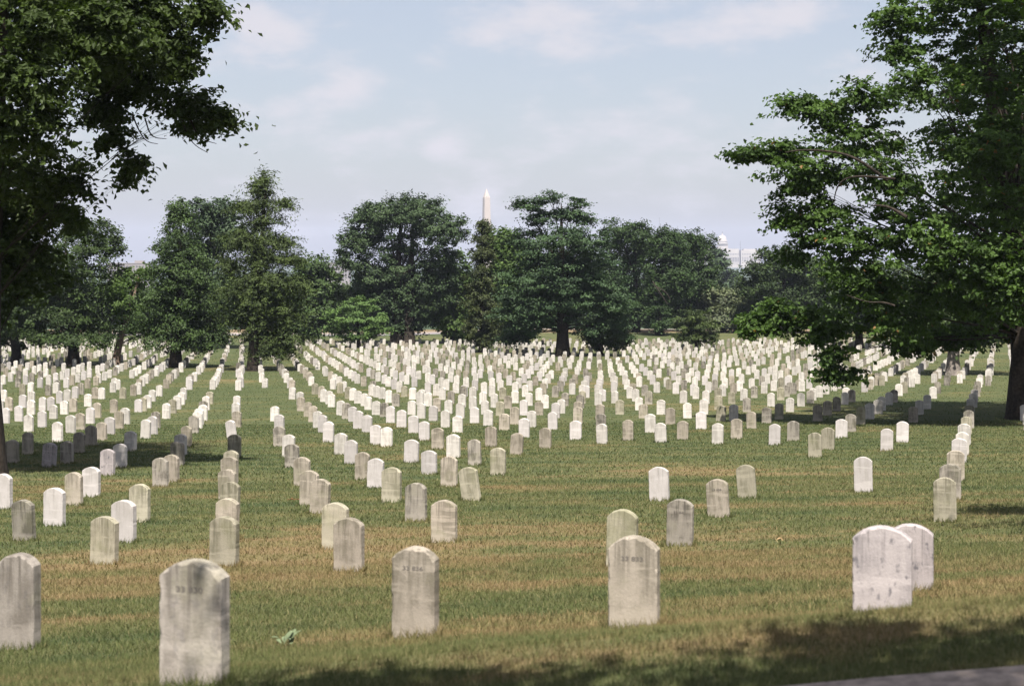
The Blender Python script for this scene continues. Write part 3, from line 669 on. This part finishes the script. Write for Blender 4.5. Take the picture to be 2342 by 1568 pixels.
# middle distance, left to right
tree('broad_tree', 'dark round tree with a black trunk, left of the thin leaning tree', (168, 836), [(120, 560, 120, 70), (225, 540, 55, 42), (250, 560, 38, 30), (80, 640, 120, 80), (190, 650, 90, 80), (110, 735, 140, 55), (215, 735, 72, 52), (150, 600, 120, 80), (30, 700, 70, 60), (170, 780, 95, 22)], G_dark, M_bark, .36, 34000, .22, .14, .55, 11, trunks=1)
tree('broad_tree', 'shadowy tree at the left edge, its trunk behind dark shaded stones', (37, 833), [(10, 690, 90, 80), (50, 760, 70, 40), (-40, 640, 110, 110), (-70, 760, 90, 50)], G_dark, M_bark, .33, 11000, .34, .22, .75, 12)
tree('slender_tree', 'thin leaning tree with sparse yellow green leaves and crooked trunk', (265, 834), [(290, 635, 45, 40), (275, 690, 40, 40), (315, 700, 30, 40), (330, 630, 20, 20), (300, 745, 35, 22)], G_yel, M_bark2, .26, 5200, .30, .18, .55, 13, lean=.9, shell=.2)
tree('holly_tree', 'tall cone shaped holly tree with a short dark trunk', (402, 840), [(412, 486, 28, 26), (412, 525, 45, 38), (408, 575, 62, 45), (408, 630, 78, 50), (412, 685, 90, 50), (415, 740, 98, 45), (470, 690, 50, 50), (360, 720, 45, 45), (470, 770, 60, 30), (400, 775, 92, 30)], G_holly, M_bark, .36, 44000, .18, .115, .46, 14, flat=.7, shell=.55, depth=.12)
tree('oak_tree', 'hazy blue green tree rising behind the cone shaped holly', (480, 796), [(455, 485, 42, 30), (500, 490, 40, 34), (475, 540, 60, 50), (525, 530, 35, 40), (440, 590, 50, 60), (490, 620, 70, 60), (500, 690, 70, 60)], G_blue, M_bark, .40, 24000, .30, .2, .7, 15)
tree('hemlock_tree', 'ragged tall hemlock tree with drooping sprays and a flared trunk', (579, 848), [(602, 402, 22, 22, 0), (596, 430, 32, 26, 0), (590, 465, 46, 26, 0), (652, 462, 20, 12, 0), (552, 470, 24, 14, 0), (600, 500, 58, 28, 0), (575, 545, 70, 28, 0), (645, 550, 44, 20, 0), (600, 585, 66, 28, 0), (530, 602, 38, 26, 0), (668, 590, 34, 18, 0), (605, 640, 84, 34, 0), (545, 660, 48, 28), (675, 650, 32, 22), (590, 690, 80, 38, 0), (650, 705, 60, 40), (545, 725, 45, 22, 0), (610, 750, 66, 36, 1), (655, 775, 45, 30, 0), (625, 795, 52, 20, .5)],
     G_conif, M_bark, .33, 58000, .24, .07, .62, 16, flat=.35, droop=.55, up=.5, shell=.25, per=30, spray=.5, depth=.15, lean=.3)
tree('broad_tree', 'soft green tree behind and right of the ragged hemlock', (697, 783), [(720, 615, 45, 35), (748, 645, 36, 42), (700, 670, 56, 52), (752, 700, 36, 50), (700, 735, 60, 38), (660, 700, 50, 60)], G_holly, M_bark, .33, 13000, .36, .24, .8, 17)
tree('dogwood_tree', 'small bright green spreading tree in front of the big round oak', (820, 794), [(820, 698, 45, 18), (790, 718, 48, 18), (852, 722, 40, 18), (815, 735, 66, 20), (775, 748, 34, 16), (862, 750, 30, 16), (820, 765, 60, 14)], G_bright, M_bark, .2, 16000, .2, .13, .45, 18, flat=.35, up=1.1, depth=.3)
tree('oak_tree', 'great round oak with two stout trunks left of the stone obelisk', (906, 786), [(880, 488, 60, 38), (940, 474, 60, 30), (840, 520, 55, 55), (975, 500, 60, 45), (905, 545, 85, 60), (1010, 530, 50, 45), (1048, 522, 28, 24), (806, 575, 36, 50), (860, 620, 75, 60), (950, 620, 80, 60), (1010, 590, 38, 40), (900, 690, 66, 50), (955, 705, 50, 45), (995, 660, 36, 40), (840, 680, 55, 45), (920, 745, 62, 22)], G_oak, M_bark, .52, 76000, .25, .17, .6, 19, trunks=2, tgap=29, shell=.45)
tree('slender_tree', 'light yellow green tree between the round oak and the brown cedar', (1035, 785), [(1045, 605, 34, 34), (1020, 650, 40, 38), (1045, 700, 44, 40), (1020, 735, 36, 34), (1060, 650, 30, 40), (1050, 755, 36, 25)], G_yel, M_bark, .25, 11000, .38, .26, .8, 20)
tree('cedar_tree', 'narrow brownish cedar standing below the stone obelisk', (1103, 806), [(1106, 522, 11, 16, 0), (1106, 550, 17, 22, 0), (1104, 590, 26, 34, 0), (1103, 640, 34, 42, 0), (1100, 695, 40, 46, 0), (1100, 745, 42, 38, 0), (1100, 772, 34, 22, 0)], G_cedar, M_bark, .27, 22000, .26, .10, .45, 21, flat=.9, up=.4, shell=.5, spray=.3)
tree('broad_tree', 'pale green tree filling the gap behind the brown cedar', (1160, 790), [(1150, 560, 36, 34), (1185, 600, 46, 46), (1150, 640, 40, 50), (1180, 700, 50, 50), (1130, 545, 25, 22)], G_yel, M_bark, .3, 11000, .40, .27, .8, 22)
tree('locust_tree', 'big layered feathery tree with a massive trunk at the centre', (1287, 814), [(1212, 468, 40, 18, 0), (1258, 452, 40, 16, 0), (1322, 466, 34, 14, 0), (1235, 500, 46, 22), (1300, 490, 40, 20), (1335, 500, 26, 16), (1290, 545, 70, 28), (1210, 548, 46, 28), (1345, 560, 52, 32), (1285, 605, 95, 34), (1200, 640, 56, 32), (1375, 620, 62, 42), (1290, 662, 115, 34), (1180, 690, 44, 28), (1395, 690, 52, 42), (1215, 740, 64, 28), (1180, 770, 40, 18), (1345, 745, 52, 28), (1400, 750, 46, 34), (1290, 640, 140, 46), (1235, 690, 90, 46), (1345, 685, 100, 50), (1245, 580, 60, 34), (1320, 590, 70, 34), (1150, 720, 30, 24)],
     G_layer, M_bark, .50, 74000, .22, .14, .62, 23, flat=.32, up=1.0, shell=.3, depth=.3)
tree('cedar_tree', 'low dark bushy cedar under the right side of the layered tree', (1372, 813), [(1385, 755, 50, 34, 0), (1410, 775, 34, 22, 0), (1360, 775, 30, 22, 0)], G_dark, M_bark, .26, 7000, .28, .14, .6, 24, shell=.3)
tree('broad_tree', 'flared dark trunk and shaded crown left behind the layered tree', (1180, 789), [(1180, 740, 50, 28), (1210, 720, 60, 36), (1150, 755, 40, 22)], G_maple2, M_bark, .5, 8000, .36, .24, .8, 25)
tree('maple_tree', 'dense dark maple right of the layered tree, tallest of the dark mass', (1455, 760), [(1415, 530, 42, 30), (1455, 535, 38, 32), (1430, 580, 60, 45), (1480, 575, 40, 36), (1455, 640, 66, 55), (1480, 700, 50, 40), (1420, 700, 50, 50)], G_maple2, M_bark, .42, 34000, .30, .21, .7, 26)
tree('maple_tree', 'dark maple with a drooping column of leaves and bare grey twigs', (1508, 767), [(1520, 560, 40, 35), (1515, 610, 50, 45), (1508, 670, 34, 50), (1508, 725, 26, 38), (1540, 640, 40, 50)], G_maple2, M_bark, .4, 24000, .30, .21, .7, 27, extra=[([(1490, 640, -4), (1510, 670, -4.5), (1530, 700, -5)], .1), ([(1500, 655, -4), (1525, 668, -4.5), (1535, 690, -5)], .08)])
tree('maple_tree', 'round dark maple forming the right end of the dark mass', (1570, 758), [(1560, 560, 40, 32), (1597, 565, 36, 34), (1590, 610, 48, 45), (1610, 650, 32, 42), (1560, 650, 50, 60), (1575, 710, 44, 34)], G_maple2, M_bark, .42, 30000, .30, .21, .7, 28)
tree('yew_tree', 'small feathery yew shrub alone on the far grass edge', (1592, 801), [(1590, 728, 30, 18), (1560, 738, 22, 14), (1622, 740, 24, 16), (1590, 752, 44, 22), (1565, 768, 28, 14), (1615, 768, 28, 16), (1590, 775, 30, 12)], G_conif, M_bark, .13, 8000, .26, .10, .5, 29, flat=.5, up=.5, spray=.4)
tree('broad_tree', 'grey green tree below the domed building', (1655, 760), [(1650, 685, 40, 34), (1690, 715, 44, 34), (1630, 720, 28, 26), (1660, 735, 50, 20)], G_grey, M_bark, .3, 10000, .42, .27, .85, 30)
tree('broad_tree', 'dark green tree right of the domed building, behind the maple boughs', (1790, 762), [(1765, 592, 40, 30), (1805, 600, 56, 42), (1850, 630, 50, 45), (1728, 645, 40, 46), (1780, 670, 80, 55), (1860, 690, 60, 50), (1720, 715, 40, 35)], G_dark, M_bark, .42, 34000, .32, .22, .75, 31)
tree('broad_tree', 'tree with a pale brown trunk standing under the right maple', (2180, 858), [(2170, 690, 130, 80), (2250, 610, 130, 100), (2110, 740, 80, 40), (2240, 760, 90, 34)], G_dark, M_barkg, .36, 14000, .30, .2, .7, 32)
tree('broad_tree', 'dim tree behind the maple boughs, seen through gaps in them', (1965, 796), [(1950, 660, 80, 70), (2010, 700, 70, 60), (1930, 720, 60, 40)], G_dark, M_bark, .36, 12000, .42, .28, .9, 33)
# background trees beyond the lane
BACK = [(-20, 250, 620, 'G_dark'), (90, 262, 600, 'G_blue'), (225, 255, 640, 'G_dark'), (330, 270, 655, 'G_dark'), (445, 262, 640, 'G_oak'), (560, 275, 640, 'G_dark'), (655, 268, 640, 'G_oak'), (765, 280, 660, 'G_holly'), (845, 270, 620, 'G_dark'), (960, 275, 600, 'G_dark'), (1130, 282, 620, 'G_grey'), (1235, 270, 600, 'G_dark'), (1345, 285, 600, 'G_maple2'), (1425, 268, 600, 'G_dark'), (1545, 290, 640, 'G_blue'), (1610, 280, 640, 'G_dark'), (1715, 285, 660, 'G_grey'), (1830, 270, 620, 'G_oak'), (1930, 280, 610, 'G_dark'), (2050, 265, 600, 'G_dark'), (2160, 280, 600, 'G_holly'), (2280, 270, 590, 'G_dark'), (2400, 275, 590, 'G_dark')]
for k, (x, Yb, ytop, gname) in enumerate(BACK):
    rr = np.random.default_rng(900 + k); h = 744 - ytop
    lb = [(x + rr.normal(0, 12), ytop + h * .22, 52, h * .22), (x - 34 + rr.normal(0, 8), ytop + h * .45, 50, h * .26), (x + 34 + rr.normal(0, 8), ytop + h * .45, 50, h * .26), (x + rr.normal(0, 8), ytop + h * .62, 66, h * .26), (x - 20, ytop + h * .82, 55, h * .18), (x + 25, ytop + h * .82, 50, h * .18)]
    where = ['behind the dark round tree', 'far left', 'behind the leaning tree', 'behind the cone shaped holly', 'beside the hazy tree', 'behind the hemlock', 'right of the hemlock', 'behind the small bright dogwood', 'left behind the great oak', 'right behind the great oak', 'behind the brown cedar', 'left behind the layered tree', 'right behind the layered tree', 'behind the tallest dark maple', 'left behind the yew shrub', 'right behind the yew shrub', 'under the domed building', 'behind the dark green tree', 'left behind the right maple', 'deep behind the maple boughs', 'behind the pale brown trunk', 'right of the pale trunk', 'at the right edge'][k]
    tree('background_tree', 'shadowy bushy tree beyond the lane, ' + where, (x, 757), lb, globals()[gname], M_bark, .35, 6500, .60, .42, 1.1, 500 + k, Y=Yb, limbs=False)
# far blue green trees under the domed building, and the wooded valley beyond
tree('poplar_tree', 'tall hazy tree just left of the domed building', (1655, 700), [(1640, 590, 14, 20), (1650, 615, 22, 25), (1662, 640, 26, 26), (1668, 670, 34, 30), (1640, 660, 30, 50)], G_blue, M_bark, .4, 7000, .9, .6, 1.6, 61, Y=420)
wr = np.random.default_rng(77); LBW = []
for k in range(260):
    y = wr.uniform(520, 1500); x = wr.uniform(-.42, .42) * y; r_ = wr.uniform(6, 13); LBW.append((np.array([x, y, gzf(x, y) + r_ * .9]), np.array([r_, r_, r_ * 1.0])))
P, tri, tint = foliage(LBW, 26000, 2.6, 1.9, 3.2, wr, .7, per=20)
tag(link('distant_woods', mesh_np('distant_woods', P, tri.ravel(), np.arange(len(tri)) * 3, [G_dark], attr={'tint': tint})), 'hazy woods filling the river valley beyond the cemetery trees', kind='stuff')

# trees beside and behind the photographer that throw the shade in the foreground
def world_tree(name, label, base, lobes, leaf, n, seed, trad, L=.16, W=.1, clump=.4, shell=.2):
    r = np.random.default_rng(seed); bz = gzf(*base); inv = np.array([base[0], base[1], bz])
    root = empty(name, tuple(inv)); tag(root, label, 'tree', TREES)
    LB = [(np.array(c, float), np.array(s, float)) for c, s in lobes]
    P, tri, tint = foliage(LB, n, L, W, clump, r, .5, shell=shell)
    link('crown', mesh_np('crown', P - inv, tri.ravel(), np.arange(len(tri)) * 3, [leaf], attr={'tint': tint}), root)
    mb = MB(); h = np.mean([l[0][2] for l in LB]) - bz
    mb.tube([(0, 0, -.3), (0, 0, .2), (.05, 0, h * .5), (0, 0, h), (0, 0, h * 1.4)], [trad * 1.5, trad * 1.2, trad, trad * .7, trad * .2], 10); mb.build('trunk', M_bark, root, True)
    mb = MB()
    for c, s in LB:
        c = Vector(c - inv); a = Vector((0, 0, min(c.z * .7, h * .8))); mb.tube(bez(a, a.lerp(c, .5) + Vector((0, 0, .6)), c, 7), np.linspace(trad * .4, .03, 7), 6)
    mb.build('branches', M_bark, root, True)
def shade_lobe(px, py, t, sx, sy, sz):
    x, y = ground_from_pix(px, py, 5.0); p = Vector((x, y, gzf(x, y))) + SD * t; return ((p.x, p.y, p.z), (sx, sy, sz))
world_tree('shade_tree', 'roadside tree beside the photographer whose boughs shade the near grass', (3.6, -4.5),
           [shade_lobe(950, 1575, 8.0, 1.1, .45, .3), shade_lobe(700, 1585, 8.0, .5, .28, .25), shade_lobe(760, 1640, 8.0, .7, .5, .35), shade_lobe(1250, 1610, 8.0, .5, .4, .3), shade_lobe(2300, 1480, 8.0, 1.0, .60, .3), shade_lobe(1960, 1450, 8.0, .75, .33, .22), shade_lobe(2150, 1560, 8, 1.2, .7, .3), shade_lobe(1900, 1565, 8, .5, .3, .2), shade_lobe(2250, 1600, 8, 1.6, .6, .3), shade_lobe(1500, 1640, 8, .9, .4, .3), ((2.0, .5, 5.4), (3.2, 2.2, 1.2)), ((4.2, -3.5, 7.5), (4, 3.5, 2)), ((-.8, 1.0, 5.6), (1.6, 1.6, .8))],
           G_left, 20000, 71, .3, .15, .09, .35)
world_tree('side_tree', 'tree outside the right of the view whose shadow reaches the lawn', (12.0, 17.0),
           [shade_lobe(2400, 1165, 7.0, 1.6, 1.0, .6), shade_lobe(2560, 1200, 7, 2, 1.6, .9), ((11.5, 16.5, 4.5), (3, 3, 2)), ((12.5, 18, 6.5), (3, 3, 2))], G_right, 16000, 72, .28)

# ------------------------------------------------------------------ far landmarks
Ym = 2900.0; s = Ym / F; mx = (1112.5 - CX) * s
ob = empty('stone_obelisk', (mx, Ym, (HY - 655) * s)); tag(ob, 'tall pale stone obelisk rising behind the narrow brown cedar', 'obelisk')
sh_z0, sh_z1, tip = 0.0, (655 - 452) * s, (655 - 432) * s
def frustum(mb, z0, z1, h0, h1, rot):
    vs = []
    for z, h in ((z0, h0), (z1, h1)):
        for k in range(4):
            w = rot + math.pi / 2 * k; vs.append((h * math.cos(w), h * math.sin(w), z))
    mb.add(vs, [(0, 1, 5, 4), (1, 2, 6, 5), (2, 3, 7, 6), (3, 0, 4, 7), (4, 5, 6, 7), (3, 2, 1, 0)])
mb = MB(); frustum(mb, 0, sh_z1, 11.6, 7.4, R(45 + 20)); mb.build('shaft', M_pale, ob)
mb = MB(); frustum(mb, sh_z1, tip, 7.4, .3, R(45 + 20)); mb.build('pyramid_top', M_pale, ob)
mb = MB()
for a in (-70, 20): 
    for d in (-1.6, 1.6):
        Mr = Matrix.Rotation(R(a), 4, 'Z'); mb.box((5.0 * .9 + .2, d, sh_z1 + 1.5), (.9, 1.1, .8), Mr)
mb.build('lookout_windows', M_dim, ob)

Yc = 5000.0; s = Yc / F
def cp(x, y): return ((x - CX) * s, (HY - y) * s)
dx, z0 = cp(1652, 612); cap = empty('domed_building', (dx, Yc, z0)); tag(cap, 'white domed capitol building far off between the dark trees', 'building')
u = s                                   # one picture unit in metres at this distance
def top(y): return (612 - y) * u
mb = MB(); mb.lathe((0, 0, 0), [(9.6 * u, top(548)), (9.4 * u, top(546)), (8.6 * u, top(543)), (7.0 * u, top(540.5)), (4.6 * u, top(538.8)), (1.9 * u, top(538))], 28); mb.build('dome', M_pale2, cap, True)
mb = MB(); mb.lathe((0, 0, 0), [(13.5 * u, top(569)), (13.5 * u, top(564)), (11.0 * u, top(563.5)), (11.0 * u, top(558)), (13.0 * u, top(557.6)), (13.0 * u, top(555.4)), (11.2 * u, top(555)), (11.0 * u, top(552)), (11.6 * u, top(551.7)), (10.6 * u, top(548))], 32); mb.build('drum', M_pale2, cap)
mb = MB()
for k in range(28):
    w = 2 * math.pi * k / 28; mb.tube([(12.4 * u * math.cos(w), 12.4 * u * math.sin(w), top(563.5)), (12.4 * u * math.cos(w), 12.4 * u * math.sin(w), top(557.6))], [.55, .5], 6)
mb.build('drum_colonnade', M_pale2, cap)
mb = MB()
for k in range(28):
    w = 2 * math.pi * (k + .5) / 28; Mr = Matrix.Rotation(w, 4, 'Z'); mb.box((11.02 * u, 0, top(561)), (.4, 1.3, 5.2), Mr); mb.box((11.1 * u, 0, top(553.3)), (.4, 1.2, 2.8), Mr)
mb.build('drum_windows', M_dim, cap)
mb = MB(); mb.lathe((0, 0, 0), [(1.9 * u, top(538)), (1.6 * u, top(535.5)), (1.9 * u, top(535.2)), (.9 * u, top(533.5))], 12); mb.build('lantern', M_pale2, cap)
mb = MB(); mb.tube([(0, 0, top(533.5)), (0, 0, top(531)), (0, 0, top(529.8)), (0, 0, top(529))], [.9, 1.1, .6, .3], 8); mb.build('statue', M_iron, cap)
mb = MB(); mb.box((0, 8, top(590.5)), (74 * u, 50, 43 * u)); mb.box((0, -18, top(591)), (34 * u, 8, 40 * u)); mb.box((0, 6, top(577) + 6), (50 * u, 30, 10)); mb.build('centre_block', M_pale2, cap)
for sgn in (-1, 1):
    mb = MB(); mb.box((sgn * 62 * u, 4, top(592)), (44 * u, 60, 40 * u)); mb.box((sgn * 62 * u, 4, top(571)), (30 * u, 40, 3.0 * u)); wg = mb.build('wing', M_pale2, cap)
    mb = MB()
    for q in range(11):
        mb.box((sgn * 62 * u + (q - 5) * 3.7 * u, -26.2, top(581)), (1.5 * u, .8, 3.4 * u)); mb.box((sgn * 62 * u + (q - 5) * 3.7 * u, -26.2, top(592)), (1.5 * u, .8, 9 * u))
    mb.build('wing_windows', M_dim, wg)
mb = MB()
for q in range(20):
    mb.box(((q - 9.5) * 3.7 * u, -17.3 if abs(q - 9.5) > 4.6 else -22.3, top(581)), (1.5 * u, .8, 3.4 * u)); mb.box(((q - 9.5) * 3.7 * u, -17.3 if abs(q - 9.5) > 4.6 else -22.3, top(593)), (1.6 * u, .8, 10 * u))
mb.build('centre_windows', M_dim, cap)
mb = MB()
for q in range(21):
    x = (q - 10) * 3.7 * u; y = -18.2 if abs(q - 10) > 4.6 else -23.2
    mb.tube([(x, y, top(602)), (x, y, top(586.5))], [1.0, .9], 6)
mb.build('portico_columns', M_pale2, cap)
mb = MB(); mb.tube([(40 * u, -10, top(574)), (40 * u, -10, top(551))], [.9, .5], 6); mb.build('flagpole', M_iron, cap)

def block(name, label, x0, x1, yt, Yb, cols, rows_):
    s = Yb / F; w = (x1 - x0) * s; xm = ((x0 + x1) / 2 - CX) * s; zb = gzf(xm, Yb) - 2; h = (HY - yt) * s - zb
    o = empty(name, (xm, Yb, zb)); tag(o, label, 'building')
    mb = MB(); mb.box((0, 10, h / 2), (w, 20, h)); mb.box((0, 10, h + .4), (w + .8, 20.8, .8)); mb.box((w * .2, 10, h + 2), (w * .2, 8, 2.6)); mb.build('walls', M_office, o)
    mb = MB()
    for i in range(cols):
        for j in range(rows_): mb.box(((i + .5) / cols * w - w / 2, -.02, h - 3 - j * 3.8), (w / cols * .55, .3, 1.9))
    tag(mb.build('windows', M_dim, o), kind='stuff')
block('office_building', 'pale distant office block showing left of the cone shaped holly', 245, 345, 603, 1700, 14, 10)
block('office_building', 'pale distant block low on the skyline right of the hemlock', 720, 800, 601, 2400, 14, 6)
mx_, mz = (1508 - CX) * 4000 / F, (HY - 700) * 4000 / F
ms = empty('radio_mast', (mx_, 4000, mz)); tag(ms, 'thin faint radio mast above the dark maples', 'mast')
mb = MB(); 
for a in range(3):
    w = 2 * math.pi * a / 3; mb.tube([(1.2 * math.cos(w), 1.2 * math.sin(w), 0), (.3 * math.cos(w), .3 * math.sin(w), (700 - 497) * 4000 / F)], [.22, .12], 4)
for k in range(60):
    f = k / 60; z = f * (700 - 497) * 4000 / F; r_ = 1.2 - .9 * f; mb.tube([(r_ * math.cos(2.1 * k), r_ * math.sin(2.1 * k), z), (r_ * math.cos(2.1 * k + 2.1), r_ * math.sin(2.1 * k + 2.1), z + 3.6)], [.1, .1], 3)
mb.build('lattice', M_iron, ms)

# ------------------------------------------------------------------ grass blades
def blades(n, y0, y1, hh, ww, r, half=.335, margin=1.2):
    Y = np.sqrt(r.uniform(y0 ** 2, y1 ** 2, n)); X = r.uniform(-1, 1, n) * (half * Y + margin); return X, Y, np.full(n, hh), np.full(n, ww)
br = np.random.default_rng(5); parts = []
for a in ((160000, 5.6, 10.5, .045, .0062), (150000, 10.5, 18, .047, .010), (130000, 18, 32, .048, .017), (110000, 32, 56, .052, .030), (80000, 50, 140, .05, .06)): parts.append(blades(*a, br))
for nb, y0, y1, hh, ww in ((26000, 5.6, 14, .046, .011), (34000, 14, 34, .048, .022), (30000, 34, 80, .052, .05)):      # thinner cover out to the sides
    q_ = blades(nb, y0, y1, hh, ww, br, .26, 2.0); sd_ = np.sign(q_[0]); parts.append((q_[0] + sd_ * (.335 * q_[1] + 1.2), *q_[1:]))
for s_ in SINGLE:                       # longer tufts the mower leaves round each stone
    if s_['y'] < 48:
        k = int(np.clip(5200 / s_['y'], 90, 480)); w = s_['w']
        side = br.integers(0, 4, k); t = br.uniform(-.5, .5, k)
        lx_ = np.where(side < 2, t * (w + .06), np.where(side == 2, -w / 2 - .02, w / 2 + .02)) + br.normal(0, .018, k)
        ly_ = np.where(side == 0, -.075, np.where(side == 1, .075, t * .15)) + br.normal(0, .02, k)
        c, sn = math.cos(-PHI), math.sin(-PHI)
        parts.append((s_['x'] + lx_ * c - ly_ * sn, s_['y'] + lx_ * sn + ly_ * c, np.full(k, .085), np.full(k, .0065 + .0005 * max(0, s_['y'] - 10))))
X = np.concatenate([p[0] for p in parts]); Y = np.concatenate([p[1] for p in parts]); H = np.concatenate([p[2] for p in parts]); Wd = np.concatenate([p[3] for p in parts])
keep = ((X - KP[0]) * KN[0] + (Y - KP[1]) * KN[1]) < -.005
X, Y, H, Wd = X[keep], Y[keep], H[keep], Wd[keep]
n = len(X); Z = gz(X, Y) - .004
an = br.uniform(0, 2 * np.pi, n); ln = br.normal(0, .42, (n, 2)); hgt = H * br.uniform(.45, 1.25, n)
dx_, dy_ = np.cos(an) * Wd / 2, np.sin(an) * Wd / 2 * .4
Pb = np.stack([np.stack([X - dx_, Y - dy_, Z], -1), np.stack([X + dx_, Y + dy_, Z], -1), np.stack([X + ln[:, 0] * hgt, Y + ln[:, 1] * hgt, Z + hgt], -1)], 1).reshape(-1, 3)
tag(link('grass', mesh_np('grass', Pb, np.arange(n * 3), np.arange(n) * 3, [M_blade])), 'short worn summer grass, green with straw coloured patches', kind='stuff')

# ------------------------------------------------------------------ small things on the grass
def leaf_poly(mb, c, ang, L, W, tilt):
    d = Vector((math.cos(ang), math.sin(ang), tilt)); sd = Vector((-math.sin(ang), math.cos(ang), 0))
    pr = [(0, .06), (.2, .5), (.45, 1), (.75, .7), (1, .05)]; vs = []
    for t, w in pr:
        p = Vector(c) + d * L * t + Vector((0, 0, L * (.25 * math.sin(t * 3.1))))
        vs += [p - sd * W * w / 2, p + Vector((0, 0, -W * .12)), p + sd * W * w / 2]
    fs = []
    for i in range(len(pr) - 1): b = i * 3; fs += [(b, b + 1, b + 4, b + 3), (b + 1, b + 2, b + 5, b + 4)]
    mb.add(vs, fs)
wx, wy = ground_from_pix(657, 1482, 5); wd = empty('weed', (wx, wy, gzf(wx, wy))); tag(wd, 'pale green leafy weed in the grass between the two front stones', 'weed', )
M_weed = simple_mat('weed_leaf', (.115, .145, .08), .7, .2, 20)
for k in range(12):
    mb = MB(); leaf_poly(mb, (.035 * math.sin(k * 2.4), .03 * math.cos(k * 1.9), .04), k * 1.37 + .3 + .4 * math.sin(k * 5.), .04 + .022 * ((k * 2) % 4), .03 + .008 * (k % 3), .15 + .25 * ((k * 3) % 4)); mb.build('leaf', M_weed, wd)
fx, fy = ground_from_pix(1785, 1243, 8); fo = MB(); leaf_poly(fo, (-.05, 0, .05), .2, .10, .06, .1); leaf_poly(fo, (-.02, 0, .05), 1.2, .06, .04, .15); leaf_poly(fo, (-.02, 0, .05), -.7, .06, .04, .1)
o = fo.build('fallen_leaf', simple_mat('dry_yellow_leaf', (.30, .21, .11), .7, .15, 20)); o.location = (fx, fy, gzf(fx, fy)); tag(o, 'dry yellow fallen leaf lying on the bare lawn', 'leaf')
tx, ty = ground_from_pix(690, 1148, 8); mb = MB()
for k in range(9): leaf_poly(mb, (-.22 + .05 * k, .02 * math.sin(k * 2.2), .045), k * 1.7, .07, .035, .2)
mb.tube([(-.25, 0, .05), (0, .01, .06), (.24, -.02, .05)], [.006, .005, .003], 5)
o = mb.build('dead_twig', simple_mat('dead_leaf_brown', (.16, .075, .035), .8, .3, 20)); o.location = (tx, ty, gzf(tx, ty)); tag(o, 'brown dead leafy twig on the grass beside the diagonal line', 'twig')

# ------------------------------------------------------------------ summer haze
mb = MB(); zt_, zb_ = 175.0, -62.0
mb.box((0, 2900, (zt_ + zb_) / 2), (13000, 13000, zt_ - zb_))
m, nt, o_ = new_mat('summer_haze'); pv_ = nt.nodes.new('ShaderNodeVolumePrincipled'); pv_.inputs['Density'].default_value = 0.95e-4; pv_.inputs['Color'].default_value = (.70, .775, 1.0, 1); pv_.inputs['Anisotropy'].default_value = .0
nt.links.new(pv_.outputs[0], o_.inputs['Volume'])
hz = mb.build('haze', m); tag(hz, kind='stuff')
